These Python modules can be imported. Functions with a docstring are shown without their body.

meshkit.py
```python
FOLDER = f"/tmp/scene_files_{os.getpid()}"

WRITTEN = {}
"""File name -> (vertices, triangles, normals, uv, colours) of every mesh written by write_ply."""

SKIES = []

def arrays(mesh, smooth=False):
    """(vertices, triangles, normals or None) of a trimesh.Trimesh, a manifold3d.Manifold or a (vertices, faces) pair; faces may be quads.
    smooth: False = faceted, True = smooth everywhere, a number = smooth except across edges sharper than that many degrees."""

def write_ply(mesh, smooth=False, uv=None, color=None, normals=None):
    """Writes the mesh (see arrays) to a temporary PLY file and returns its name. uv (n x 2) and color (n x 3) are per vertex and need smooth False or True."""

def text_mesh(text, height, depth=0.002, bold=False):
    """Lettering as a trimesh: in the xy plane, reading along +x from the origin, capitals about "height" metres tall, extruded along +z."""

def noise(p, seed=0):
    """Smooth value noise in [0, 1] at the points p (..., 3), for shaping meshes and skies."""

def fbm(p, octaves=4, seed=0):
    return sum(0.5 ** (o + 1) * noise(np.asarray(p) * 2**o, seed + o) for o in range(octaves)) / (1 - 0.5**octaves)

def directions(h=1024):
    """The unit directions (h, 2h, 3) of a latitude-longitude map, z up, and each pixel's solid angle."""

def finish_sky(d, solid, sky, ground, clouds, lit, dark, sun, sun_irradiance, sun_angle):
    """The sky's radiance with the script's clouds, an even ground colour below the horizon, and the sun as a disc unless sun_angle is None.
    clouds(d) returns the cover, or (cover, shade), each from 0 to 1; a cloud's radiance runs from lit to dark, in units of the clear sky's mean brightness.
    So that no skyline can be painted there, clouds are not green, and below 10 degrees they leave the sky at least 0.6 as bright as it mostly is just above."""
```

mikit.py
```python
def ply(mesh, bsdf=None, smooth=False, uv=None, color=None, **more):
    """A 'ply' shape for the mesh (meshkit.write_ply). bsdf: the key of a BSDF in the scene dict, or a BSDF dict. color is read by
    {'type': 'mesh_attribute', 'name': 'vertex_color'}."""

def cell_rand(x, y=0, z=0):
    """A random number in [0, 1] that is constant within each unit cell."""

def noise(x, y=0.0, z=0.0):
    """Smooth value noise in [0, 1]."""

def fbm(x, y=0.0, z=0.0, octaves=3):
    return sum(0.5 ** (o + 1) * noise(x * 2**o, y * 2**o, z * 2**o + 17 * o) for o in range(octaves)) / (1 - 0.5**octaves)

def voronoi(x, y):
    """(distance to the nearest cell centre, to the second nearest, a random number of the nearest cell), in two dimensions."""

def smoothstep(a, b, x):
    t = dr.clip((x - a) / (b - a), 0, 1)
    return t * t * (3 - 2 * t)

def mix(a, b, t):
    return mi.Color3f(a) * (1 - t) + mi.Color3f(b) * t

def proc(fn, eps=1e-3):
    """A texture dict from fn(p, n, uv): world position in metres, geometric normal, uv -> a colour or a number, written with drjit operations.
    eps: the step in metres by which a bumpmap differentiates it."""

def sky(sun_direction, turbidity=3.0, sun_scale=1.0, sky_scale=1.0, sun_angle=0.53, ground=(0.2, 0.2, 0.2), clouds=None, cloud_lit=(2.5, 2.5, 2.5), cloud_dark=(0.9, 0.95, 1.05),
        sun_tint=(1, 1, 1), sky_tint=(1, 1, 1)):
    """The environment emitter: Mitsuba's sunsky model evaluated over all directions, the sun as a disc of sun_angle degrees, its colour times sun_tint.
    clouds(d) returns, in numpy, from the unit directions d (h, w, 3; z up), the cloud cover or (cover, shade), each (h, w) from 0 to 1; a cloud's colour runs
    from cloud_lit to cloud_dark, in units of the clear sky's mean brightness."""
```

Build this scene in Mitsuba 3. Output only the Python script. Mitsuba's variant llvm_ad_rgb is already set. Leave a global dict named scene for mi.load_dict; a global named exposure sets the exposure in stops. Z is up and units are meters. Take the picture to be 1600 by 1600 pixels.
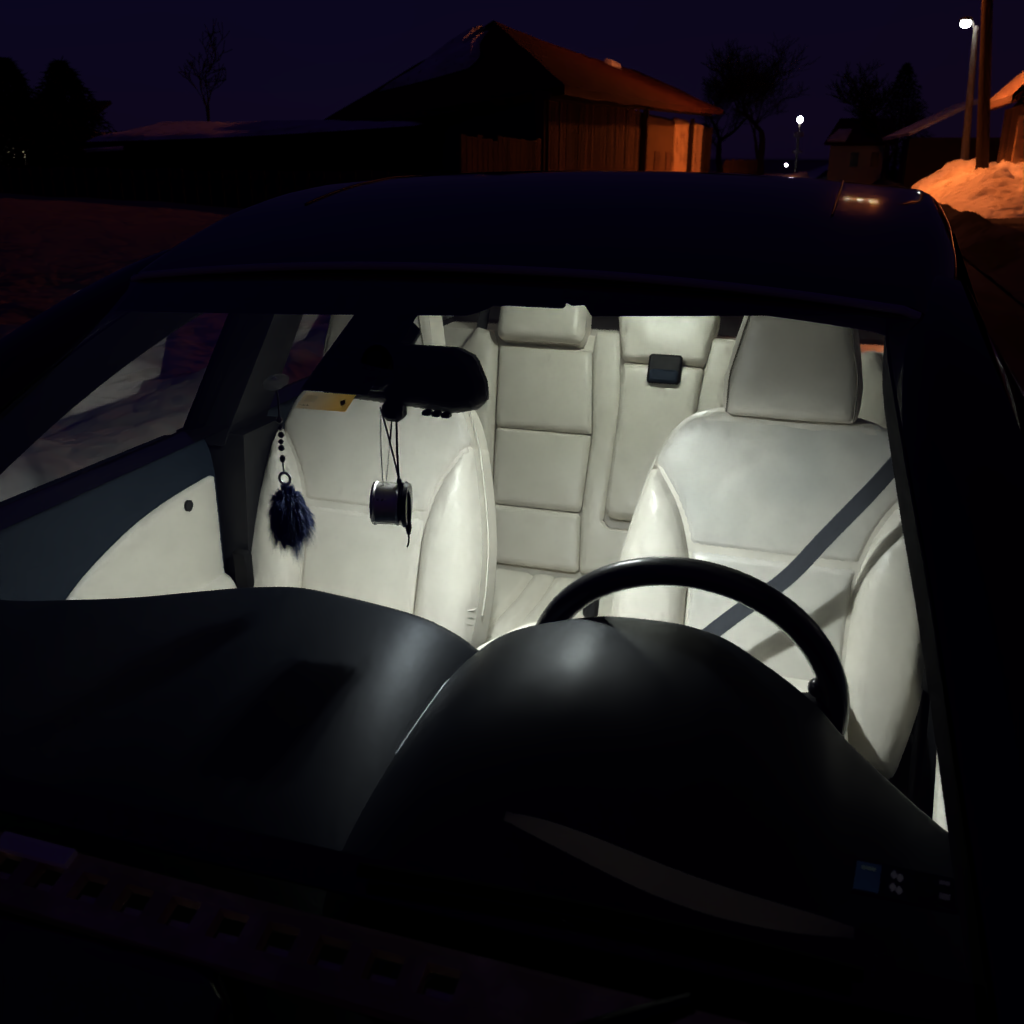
import math, random
import numpy as np, trimesh
import drjit as dr, mitsuba as mi
import mikit, meshkit, manifold3d
from scipy.spatial import Delaunay
from scipy.interpolate import PchipInterpolator
from shapely.geometry import Polygon, Point
from shapely import contains_xy
from mikit import noise, fbm, smoothstep, mix, cell_rand

random.seed(7)
rng = np.random.default_rng(7)
scene, labels = {}, {}
T = mi.ScalarTransform4f

# ------------------------------------------------------------------ camera, sky, exposure
# car frame: x towards the driver's side, y from the windscreen base to the boot, z up from the road
CAM = np.array([0.43, -0.39, 1.4925])
YAW, PITCH, ROLL = math.radians(17.45), math.radians(20.0), math.radians(0.29)
FW = np.array([-math.sin(YAW) * math.cos(PITCH), math.cos(YAW) * math.cos(PITCH), -math.sin(PITCH)])
RT = np.array([math.cos(YAW), math.sin(YAW), 0])
UP = np.cross(RT, FW) * math.cos(ROLL) - RT * math.sin(ROLL)
scene["camera"] = {"type": "thinlens", "aperture_radius": 0.0017, "focus_distance": 1.55, "fov": 55.52, "fov_axis": "x", "near_clip": 0.02, "far_clip": 2000.0,
                   "to_world": T().look_at(origin=CAM.tolist(), target=(CAM + FW).tolist(), up=UP.tolist())}
exposure = 0.0


def night_cloud(d):
    n = meshkit.fbm(d * 2.2 + 5, 4, 3)
    east = np.clip(0.5 + 1.1 * d[..., 0] + 0.35 * d[..., 2] * 0, 0, 1)
    return np.full(d.shape[:2], 0.93), np.clip(east + (n - 0.5) * 0.9, 0, 1)


scene["sky"] = mikit.sky((0.25, -1.0, 0.10), turbidity=3, sun_scale=0.0, sky_scale=0.85, sky_tint=(0.45, 0.3, 1.0), clouds=night_cloud,
                         cloud_lit=(0.062, 0.038, 0.58), cloud_dark=(0.135, 0.026, 0.33), ground=(0.1, 0.08, 0.08))

scene["sky"]["sampling_weight"] = 3.0

# ------------------------------------------------------------------ materials
def princ(color, rough=0.5, spec=0.5, **k):
    c = color if isinstance(color, dict) else {"type": "rgb", "value": list(color)}
    return {"type": "twosided", "b": {"type": "principled", "base_color": c, "roughness": rough, "specular": spec, **k}}


def bumped(inner, fn, scale, eps=1e-3):
    return {"type": "twosided", "b": {"type": "bumpmap", "arbitrary": mikit.proc(fn, eps), "scale": scale, "nested": inner["b"]}}


def leather_color(p, n, uv):
    v = fbm(p.x * 9, p.y * 9, p.z * 9, 3)
    d = smoothstep(0.52, 0.8, fbm(p.x * 23 + 7, p.y * 11, p.z * 23, 4))
    c = mix((0.60, 0.57, 0.50), (0.55, 0.525, 0.455), v)
    return mix(c, (0.46, 0.44, 0.385), d * 0.12)


def leather_grain(p, n, uv):
    return 0.5 * noise(p.x * 520, p.y * 520, p.z * 520) + 0.5 * noise(p.x * 230, p.y * 230, p.z * 230) + 3.0 * fbm(p.x * 26, p.y * 26, p.z * 15, 3)


scene["mat_leather"] = bumped(princ(mikit.proc(leather_color), 0.36, 0.55), leather_grain, 0.00055, 5e-4)


def worn_color(p, n, uv):
    v = smoothstep(0.35, 0.7, fbm(p.x * 7 + 2, p.y * 7, p.z * 6, 3))
    d = smoothstep(0.5, 0.75, fbm(p.x * 30 + 7, p.y * 15, p.z * 30, 4))
    return mix(mix((0.56, 0.54, 0.485), (0.48, 0.475, 0.435), v), (0.40, 0.39, 0.36), d * 0.16)


scene["mat_leather_worn"] = bumped(princ(mikit.proc(worn_color), 0.33, 0.6), leather_grain, 0.0009, 5e-4)
scene["mat_seam"] = princ((0.16, 0.15, 0.12), 0.7)
scene["mat_piping"] = princ((0.55, 0.53, 0.46), 0.35)


def dash_grain(p, n, uv):
    return noise(p.x * 700, p.y * 700, p.z * 700) + 0.6 * noise(p.x * 330, p.y * 330, p.z * 330)


def dash_color(p, n, uv):
    return mix((0.0035, 0.0045, 0.0062), (0.005, 0.0062, 0.0085), fbm(p.x * 30, p.y * 30, p.z * 30, 3))


scene["mat_dash"] = bumped(princ(mikit.proc(dash_color), 0.42, 0.036, spec_tint=0.8), dash_grain, 0.00010, 4e-4)
scene["mat_dash_pad"] = bumped(princ((0.0024, 0.0030, 0.0042), 0.43, 0.030, spec_tint=0.8), dash_grain, 0.00010, 4e-4)
scene["mat_door_dark"] = bumped(princ((0.010, 0.016, 0.026), 0.7, 0.12), dash_grain, 0.0001, 4e-4)
scene["mat_wheel_leather"] = bumped(princ((0.010, 0.010, 0.012), 0.28, 0.9), dash_grain, 0.00012, 4e-4)
scene["mat_black_plastic"] = princ((0.003, 0.003, 0.0035), 0.6, 0.2)
scene["mat_soft_black"] = princ((0.0022, 0.0023, 0.0028), 0.85, 0.04)
scene["mat_black_gloss"] = princ((0.008, 0.008, 0.010), 0.18, 0.5)
scene["mat_trim_grey"] = princ((0.0075, 0.008, 0.0095), 0.6, 0.25)
scene["mat_roof_trim"] = princ((0.60, 0.55, 0.55), 0.45, 0.5)
scene["mat_carpet"] = princ((0.03, 0.03, 0.03), 0.9, 0.1)
scene["mat_headliner"] = princ((0.52, 0.51, 0.47), 0.9, 0.1)
scene["mat_pillar_cloth"] = princ((0.62, 0.62, 0.60), 0.8, 0.2)
scene["mat_frit"] = princ((0.003, 0.003, 0.0035), 0.6, 0.1)
scene["mat_rubber"] = princ((0.014, 0.014, 0.015), 0.5, 0.4)
scene["mat_belt"] = bumped(princ((0.048, 0.053, 0.064), 0.6, 0.25), lambda p, n, uv: dr.sin(p.x * 900 + p.z * 1500), 0.0001, 3e-4)
scene["mat_chrome"] = {"type": "twosided", "b": {"type": "roughconductor", "material": "Ag", "alpha": 0.27}}
scene["mat_chrome_dull"] = {"type": "twosided", "b": {"type": "roughconductor", "material": "Cr", "alpha": 0.25}}
scene["mat_glass"] = {"type": "thindielectric", "int_ior": 1.5}
scene["mat_clear_plastic"] = {"type": "principledthin", "base_color": {"type": "rgb", "value": [0.55, 0.57, 0.56]}, "roughness": 0.18, "spec_trans": 0.70, "diff_trans": 0.5, "eta": 1.5}


def paint_bump(p, n, uv):
    return fbm(p.x * 26, p.y * 26, p.z * 26, 2) + 0.25 * smoothstep(0.62, 0.8, noise(p.x * 260, p.y * 260, p.z * 260))


scene["mat_paint"] = bumped(princ((0.010, 0.009, 0.012), 0.045, 0.55, clearcoat=1.0, clearcoat_gloss=0.98), paint_bump, 0.00005, 1e-3)


def grime(p, n, uv):
    return mix((0.42, 0.25, 0.16), (0.70, 0.46, 0.33), smoothstep(0.4, 0.8, fbm(p.x * 35, p.y * 35, p.z * 35, 4)))


scene["mat_cowl"] = princ(mikit.proc(grime), 0.5, 0.4)
scene["mat_slot"] = princ((0.93, 0.84, 0.78), 0.6, 0.3)
scene["mat_vent"] = princ((0.17, 0.135, 0.11), 0.8, 0.1)


def snow_color(p, n, uv):
    d = smoothstep(0.45, 0.75, fbm(p.x * 1.3, p.y * 1.3, p.z * 2, 4))
    e = smoothstep(0.55, 0.8, fbm(p.x * 7 + 3, p.y * 7, p.z * 7, 3))
    c = mix(mix((0.74, 0.75, 0.76), (0.46, 0.43, 0.40), d * 0.7), (0.20, 0.17, 0.14), e * 0.55)
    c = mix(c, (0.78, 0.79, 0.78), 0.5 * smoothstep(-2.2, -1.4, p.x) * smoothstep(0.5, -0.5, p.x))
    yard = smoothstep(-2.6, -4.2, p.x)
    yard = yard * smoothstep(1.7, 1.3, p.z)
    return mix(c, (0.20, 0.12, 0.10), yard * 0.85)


def snow_bump(p, n, uv):
    return fbm(p.x * 6, p.y * 6, p.z * 6, 5)


def verge_color(p, n, uv):
    d = smoothstep(0.40, 0.65, fbm(p.x * 1.1, p.y * 0.8, p.z * 2, 4))
    return mix((0.012, 0.012, 0.017), (0.05, 0.05, 0.062), d)


scene["mat_verge"] = bumped(princ(mikit.proc(verge_color), 0.95, 0.02), snow_bump, 0.06, 0.01)
scene["mat_snow"] = bumped(princ(mikit.proc(snow_color), 0.85, 0.2), snow_bump, 0.10, 0.01)


def road_color(p, n, uv):
    snow = smoothstep(0.42, 0.62, fbm(p.x * 0.9, p.y * 0.22, 0.0, 4) + 0.10 * dr.sin(p.x * 2.4))
    return mix((0.014, 0.014, 0.018), (0.06, 0.06, 0.072), snow * 0.75)


scene["mat_slush"] = princ((0.22, 0.17, 0.15), 0.9, 0.1)
scene["mat_road"] = bumped(princ(mikit.proc(road_color), 0.9, 0.02), snow_bump, 0.02, 0.01)


def wood_color(p, n, uv):
    g = fbm(p.x * 14, p.y * 14, p.z * 0.9, 4)
    k = cell_rand(dr.floor(p.y * 3.7))
    return mix((0.070, 0.040, 0.030), (0.15, 0.088, 0.062), g) * (0.35 + 0.65 * k)


scene["mat_wood"] = princ(mikit.proc(wood_color), 0.85, 0.2)
scene["mat_wood_dark"] = princ((0.035, 0.026, 0.022), 0.9, 0.1)


def plaster_color(p, n, uv):
    d = smoothstep(0.45, 0.7, fbm(p.x * 2, p.y * 2, p.z * 2, 4))
    low = smoothstep(1.2, 0.3, p.z + 0.6 * fbm(p.y * 1.5, p.z, 0.0, 3))
    return mix(mix((0.38, 0.29, 0.20), (0.20, 0.14, 0.10), d), (0.25, 0.2, 0.16), low * 0.5)


scene["mat_plaster_dark"] = princ((0.11, 0.072, 0.045), 0.9, 0.1)
scene["mat_plaster"] = princ(mikit.proc(plaster_color), 0.9, 0.1)


def tile_color(p, n, uv):
    return mix((0.030, 0.008, 0.006), (0.056, 0.016, 0.011), fbm(p.x * 3, p.y * 3, p.z * 6, 4))


scene["mat_tile"] = bumped(princ(mikit.proc(tile_color), 0.85, 0.2), lambda p, n, uv: dr.abs(dr.sin(p.z * 13)) + dr.abs(dr.sin(p.y * 11)), 0.02, 0.01)
scene["mat_bark"] = princ((0.035, 0.028, 0.024), 0.95, 0.1)
scene["mat_twig"] = princ((0.03, 0.024, 0.022), 0.95, 0.1)
scene["mat_needle"] = princ((0.012, 0.018, 0.011), 0.9, 0.1)
scene["mat_pole_wood"] = princ((0.030, 0.022, 0.020), 0.85, 0.2)
scene["mat_concrete"] = princ((0.11, 0.105, 0.10), 0.85, 0.2)
scene["mat_house"] = princ((0.34, 0.35, 0.28), 0.9, 0.1)
scene["mat_window_dark"] = princ((0.01, 0.01, 0.012), 0.1, 0.5)
scene["mat_sign"] = princ((0.45, 0.45, 0.45), 0.4, 0.5)
scene["mat_fur"] = princ((0.024, 0.042, 0.14), 0.6, 0.3, sheen=0.6)
scene["mat_cord"] = princ((0.010, 0.010, 0.012), 0.6, 0.3)


def card_color(p, n, uv):
    t = smoothstep(-0.128, -0.078, p.x)
    return mix((0.86, 0.72, 0.52), (0.88, 0.54, 0.13), t)


scene["mat_card"] = {"type": "principledthin", "base_color": mikit.proc(card_color), "roughness": 0.5, "diff_trans": 1.55, "spec_trans": 0.0, "eta": 1.4}
scene["mat_card_print"] = princ((0.14, 0.06, 0.02), 0.7, 0.2)
scene["mat_card_patch"] = {"type": "principledthin", "base_color": {"type": "rgb", "value": [0.75, 0.66, 0.52]}, "roughness": 0.5, "diff_trans": 1.55, "spec_trans": 0.0, "eta": 1.4}
scene["mat_plate_blue"] = princ((0.06, 0.19, 0.42), 0.6, 0.2)
scene["mat_plate_green"] = princ((0.55, 0.75, 0.58), 0.6, 0.2)
scene["mat_plate_mark"] = princ((0.95, 0.90, 0.80), 0.7, 0.2)
scene["mat_plate_grey"] = princ((0.42, 0.36, 0.40), 0.7, 0.2)



# ------------------------------------------------------------------ helpers
def add(key, mesh, bsdf, smooth=False, label=None, kind=None, **more):
    k, i = key, 0
    while k in scene:
        i += 1
        k = f"{key}_{i:03d}"
    scene[k] = mikit.ply(mesh, bsdf, smooth=smooth, **more)
    e = {}
    if label:
        e["label"] = label
    if kind:
        e["kind"] = kind
    if e:
        labels[k] = e
    return k


def tag(key, label, cat=None, group=None, kind=None):
    e = {"label": label}
    if cat: e["category"] = cat
    if group: e["group"] = group
    if kind: e["kind"] = kind
    labels[key] = e


def join(ms):
    return trimesh.util.concatenate([m if isinstance(m, trimesh.Trimesh) else trimesh.Trimesh(*m, process=False) for m in ms])


def box(c, s, rot=None, bevel=0.0):
    s = np.asarray(s, float)
    if bevel > 0:
        b = min(bevel, s.min() / 2.01)
        pts = [(sx * (s[0] / 2 - b * (a != 0)), sy * (s[1] / 2 - b * (a != 1)), sz * (s[2] / 2 - b * (a != 2)))
               for sx in (-1, 1) for sy in (-1, 1) for sz in (-1, 1) for a in range(3)]
        m = trimesh.convex.convex_hull(np.array(pts))
    else:
        m = trimesh.creation.box(s)
    if rot is not None:
        m.apply_transform(rot)
    m.apply_translation(c)
    return m


def rotx(a): return trimesh.transformations.rotation_matrix(a, [1, 0, 0])
def roty(a): return trimesh.transformations.rotation_matrix(a, [0, 1, 0])
def rotz(a): return trimesh.transformations.rotation_matrix(a, [0, 0, 1])


def tube(points, radii, sides=8, caps=True):
    p = np.asarray(points, float)
    r = np.broadcast_to(np.asarray(radii, float), (len(p),))
    t = np.gradient(p, axis=0)
    t /= np.linalg.norm(t, axis=1, keepdims=True) + 1e-12
    a = np.cross(t[0], [0, 0, 1.0] if abs(t[0, 2]) < 0.9 else [1.0, 0, 0])
    fr = []
    for k in range(len(p)):
        a = a - t[k] * (a @ t[k])
        a /= np.linalg.norm(a) + 1e-12
        fr.append(a)
    A = np.array(fr)
    B = np.cross(t, A)
    ang = np.arange(sides) * 2 * np.pi / sides
    v = (p[:, None] + r[:, None, None] * (np.cos(ang)[None, :, None] * A[:, None] + np.sin(ang)[None, :, None] * B[:, None])).reshape(-1, 3)
    ii, jj = np.meshgrid(np.arange(len(p) - 1), np.arange(sides), indexing="ij")
    q = np.stack([ii * sides + jj, ii * sides + (jj + 1) % sides, (ii + 1) * sides + (jj + 1) % sides, (ii + 1) * sides + jj], -1).reshape(-1, 4)
    f = np.vstack([q[:, [0, 1, 2]], q[:, [0, 2, 3]]]).tolist()
    if caps:
        n = len(v)
        v = np.vstack([v, p[0], p[-1]])
        for j in range(sides):
            f.append((n, (j + 1) % sides, j))
            f.append((n + 1, (len(p) - 1) * sides + j, (len(p) - 1) * sides + (j + 1) % sides))
    return trimesh.Trimesh(v, f, process=False)


def grid(xs, ys, fn):
    """a surface over a grid: fn(u, v) -> xyz arrays"""
    U, V = np.meshgrid(xs, ys, indexing="ij")
    P = np.stack(fn(U, V), -1).reshape(-1, 3)
    n, m = len(xs), len(ys)
    i, j = np.meshgrid(np.arange(n - 1), np.arange(m - 1), indexing="ij")
    q = np.stack([i * m + j, (i + 1) * m + j, (i + 1) * m + j + 1, i * m + j + 1], -1).reshape(-1, 4)
    return trimesh.Trimesh(P, np.vstack([q[:, [0, 1, 2]], q[:, [0, 2, 3]]]), process=False)


def loft(rings, caps=True):
    """closed rings of equal count"""
    R = np.asarray(rings, float)
    n, m = R.shape[:2]
    f = []
    for i in range(n - 1):
        for j in range(m):
            a, b, c, d = i * m + j, i * m + (j + 1) % m, (i + 1) * m + (j + 1) % m, (i + 1) * m + j
            f += [(a, b, c), (a, c, d)]
    v = R.reshape(-1, 3)
    if caps:
        k = len(v)
        v = np.vstack([v, R[0].mean(0), R[-1].mean(0)])
        for j in range(m):
            f += [(k, (j + 1) % m, j), (k + 1, (n - 1) * m + j, (n - 1) * m + (j + 1) % m)]
    return trimesh.Trimesh(v, f, process=False)


def spline(pts, n=40):
    """smooth curve through points"""
    p = np.asarray(pts, float)
    d = np.r_[0, np.cumsum(np.linalg.norm(np.diff(p, axis=0), axis=1))]
    return PchipInterpolator(d, p)(np.linspace(0, d[-1], n))


def cushion(poly, h, r, mapf, back=0.05, step=0.012, q=0.012, crown=0.0, wr=0.0012, seed=0):
    """an upholstered pad: 2D outline, pillowed to height h over an edge of width r; mapf(u, v, w) -> xyz"""
    poly = Polygon(poly).buffer(0)
    poly = poly.buffer(-q).buffer(2 * q).buffer(-q)
    if poly.geom_type != "Polygon":
        poly = max(poly.geoms, key=lambda g: g.area)

    def ring(g, s):
        n = max(8, int(g.length / s))
        return np.array([g.interpolate(t, normalized=True).coords[0] for t in np.arange(n) / n])
    ext = ring(poly.exterior, step)
    pts = [ext]
    for d in (0.06, 0.2, 0.42, 0.7):
        g = poly.buffer(-d * r)
        for gg in getattr(g, "geoms", [g]):
            if not gg.is_empty and gg.length > 3 * step:
                pts.append(ring(gg.exterior, step * 1.1))
    x0, y0, x1, y1 = poly.bounds
    X, Y = np.meshgrid(np.arange(x0, x1, step * 1.3), np.arange(y0, y1, step * 1.3))
    inner = poly.buffer(-0.9 * r)
    if not inner.is_empty:
        k = contains_xy(inner, X.ravel(), Y.ravel())
        pts.append(np.stack([X.ravel(), Y.ravel()], -1)[k])
    P = np.vstack(pts)
    tri = Delaunay(P).simplices
    c = P[tri].mean(1)
    tri = tri[contains_xy(poly.buffer(1e-5), c[:, 0], c[:, 1])]
    a2 = np.cross(P[tri[:, 1]] - P[tri[:, 0]], P[tri[:, 2]] - P[tri[:, 0]])
    tri[a2 < 0] = tri[a2 < 0][:, ::-1]
    E = np.array(poly.exterior.coords)
    A, B = E[:-1], E[1:]
    ab = B - A
    tt = np.clip(((P[:, None] - A) * ab).sum(-1) / np.maximum((ab * ab).sum(-1), 1e-12), 0, 1)
    dist = np.linalg.norm(P[:, None] - (A + tt[..., None] * ab), axis=-1).min(1)
    s = np.clip(dist / r, 0, 1)
    w = h * np.sqrt(np.clip(1 - (1 - s) ** 2, 0, 1))
    if crown:
        w = w + crown * np.clip(dist / (min(x1 - x0, y1 - y0) / 2), 0, 1) ** 0.8
    p3 = np.stack([P[:, 0], P[:, 1], np.zeros(len(P))], -1)
    w = w + wr * s * (meshkit.fbm(p3 * [38, 22, 1], 3, seed) - 0.5) * 2
    n = len(ext)
    sk = np.c_[ext, np.full(n, -back)]
    V = np.vstack([np.c_[P, w], np.c_[ext, np.zeros(n)], sk])
    i = np.arange(n)
    j = (i + 1) % n
    b = len(P)
    F = np.vstack([tri, np.stack([b + i, b + n + i, b + n + j], -1), np.stack([b + i, b + n + j, b + j], -1)])
    return trimesh.Trimesh(np.stack(mapf(V[:, 0], V[:, 1], V[:, 2]), -1), F, process=False)


def interp(pairs):
    a = np.array(pairs, float)
    f = PchipInterpolator(a[:, 0], a[:, 1])
    return lambda x: f(np.clip(x, a[0, 0], a[-1, 0]))


# ================================================================== THE SETTING
def left_ground(x, y):
    P = np.stack([x, y, x * 0], -1)
    lump = meshkit.fbm(P * 0.9, 4, 2) - 0.5
    fine = meshkit.fbm(P * 4.5, 4, 5) - 0.5
    foot = -1.02 + 0.12 * (meshkit.noise(P * 1.7, 11) - 0.5)
    s = np.clip((foot - x) / 0.55, 0, 1)
    s = s * s * (3 - 2 * s)
    ridge = np.exp(-((x + 1.62) / 0.42) ** 2) * 0.30
    far = np.clip((-x - 3) / 20, 0, 1) * 0.25
    return s * (0.60 + 0.45 * ridge + 0.16 * lump + 0.14 * fine + far) - 0.004


xs = np.r_[np.linspace(-60, -6, 40), np.linspace(-5.8, -2.9, 30), np.linspace(-2.86, -0.95, 90)]
ys = np.r_[np.linspace(-12, -1, 22), np.linspace(-0.9, 6, 130), np.linspace(6.2, 70, 90)]
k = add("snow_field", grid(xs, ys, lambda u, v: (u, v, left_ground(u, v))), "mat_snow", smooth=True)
tag(k, "dirty snow heaped beside the car on the passenger side and lying across the yard", kind="structure")


def road_z(x, y):
    P = np.stack([x, y, x * 0], -1)
    return 0.02 * (meshkit.fbm(P * 1.5, 3, 8) - 0.5)


k = add("road", grid(np.linspace(-1.3, 3.2, 50), np.r_[np.linspace(-15, 20, 90), np.linspace(21, 160, 80)], lambda u, v: (u, v, road_z(u, v))), "mat_road", smooth=True)
tag(k, "dark village road with packed snow running past the car", kind="structure")


def right_ground(x, y):
    P = np.stack([x, y, x * 0], -1)
    s = np.clip((x - 2.6) / 0.7, 0, 1)
    s = s * s * (3 - 2 * s)
    ridge = np.exp(-((x - 3.1) / 0.42) ** 2) * (0.16 + 0.25 * meshkit.noise(P * 0.5, 4))
    return s * (0.10 + 0.22 * (meshkit.fbm(P * 0.8, 4, 9) - 0.3)) + ridge + 0.05 * (meshkit.fbm(P * 4, 3, 3) - 0.5)


k = add("roadside_snow", grid(np.r_[np.linspace(2.5, 5, 50), np.linspace(5.2, 60, 40)], np.r_[np.linspace(-15, 40, 160), np.linspace(41, 160, 40)], lambda u, v: (u, v, right_ground(u, v))), "mat_verge", smooth=True)
tag(k, "low trampled snow along the far side of the road", kind="structure")
g = trimesh.creation.box((1200, 1200, 0.1))
g.apply_translation((0, 300, -0.16))
k = add("ground", g, "mat_snow")
tag(k, "dark snowy land reaching to the horizon", kind="structure")

# snow bank heaped round the foot of the wooden pole
def bank(u, v):
    # u along the road, v across
    P = np.stack([u, v, u * 0], -1)
    prof = np.clip(np.sin(np.clip(v, 0, 1) * np.pi), 0, 1) ** 0.55
    ends = np.clip((u - 27.0) / 3.0, 0, 1) ** 0.7 * np.clip((46 - u) / 5, 0, 1) ** 0.6
    h = (1.38 + 0.55 * (meshkit.fbm(P * [0.45, 3.0, 1], 3, 21) - 0.5)) * prof * ends
    h = h + prof * ends * (0.75 * (meshkit.fbm(P * [1.5, 7, 1], 4, 33) - 0.5))
    h = h + prof * ends * 0.22 * (meshkit.fbm(P * [5, 22, 1], 3, 41) - 0.5)
    x = 2.95 + v * 4.6 + 0.3 * (meshkit.noise(P * [0.6, 2, 1], 7) - 0.5)
    return x, u, np.maximum(h, -0.05)


k = add("snow_bank", grid(np.linspace(26.8, 46, 260), np.linspace(0, 1, 110), bank), "mat_snow", smooth=True)
tag(k, "lumpy ploughed snow bank glowing orange round the foot of the wooden pole", "snow bank")

# ================================================================== STREET: barn, fences, houses, lamps, trees
# barn: long wall parallel to the road, hipped and sagging roof
BX = -4.8
def slab(quad, th):
    q = np.array(quad, float)
    n = np.cross(q[1] - q[0], q[2] - q[0])
    n /= np.linalg.norm(n)
    if n[2] < 0: n = -n
    top, bot = q + n * th / 2, q - n * th / 2
    m = trimesh.convex.convex_hull(np.vstack([top, bot]))
    return m


def roofmesh(quads, sag, n=24, th=0.16, seed=1):
    ms = []
    for a, b, c, d in quads:      # a-b along the eave, d-c along the ridge
        a, b, c, d = (np.array(x, float) for x in (a, b, c, d))
        def f(u, v, o):
            U, V = u[..., None], v[..., None]
            p = (a * (1 - U) + b * U) * (1 - V) + (d * (1 - U) + c * U) * V
            z = p[..., 2] - sag * np.sin(np.pi * u) * (0.4 + 0.6 * v) + 0.08 * (meshkit.noise(p * 1.1, seed) - 0.5) + o
            return p[..., 0], p[..., 1], z
        ms.append(grid(np.linspace(0, 1, n), np.linspace(0, 1, 10), lambda u, v: f(u, v, 0)))
        ms.append(grid(np.linspace(0, 1, n), np.linspace(0, 1, 10), lambda u, v: f(u, v, -th)))
        e = [f(np.array([t]), np.array([0.0]), 0) for t in np.linspace(0, 1, n)]
        lo = np.array([[q[0][0], q[1][0], q[2][0]] for q in e])
        ms.append(grid(np.arange(n), [0, 1], lambda u, v: (np.interp(u, range(n), lo[:, 0]), np.interp(u, range(n), lo[:, 1]), np.interp(u, range(n), lo[:, 2]) - th * v)))
    return join(ms)


nearR, farR = (BX + 0.35, 18.2, 2.72), (BX + 0.45, 43.6, 3.38)
nearL, farL = (-11.9, 22.6, 2.25), (-12.0, 43.0, 2.6)
rid0, rid1 = (-8.4, 25.9, 4.80), (-8.4, 45.6, 5.10)
rid1b = (-8.4, 46.2, 5.12)
k = add("barn__roof", roofmesh([(nearR, farR, rid1b, rid0), (nearL, nearR, rid0, rid0), (farL, nearL, rid0, rid1b)], 0.10), "mat_tile", smooth=40, label="sagging hipped tile roof")
tag("barn", "old timber and plaster barn with a sagging hipped roof, its far end lit orange", "barn")
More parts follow.
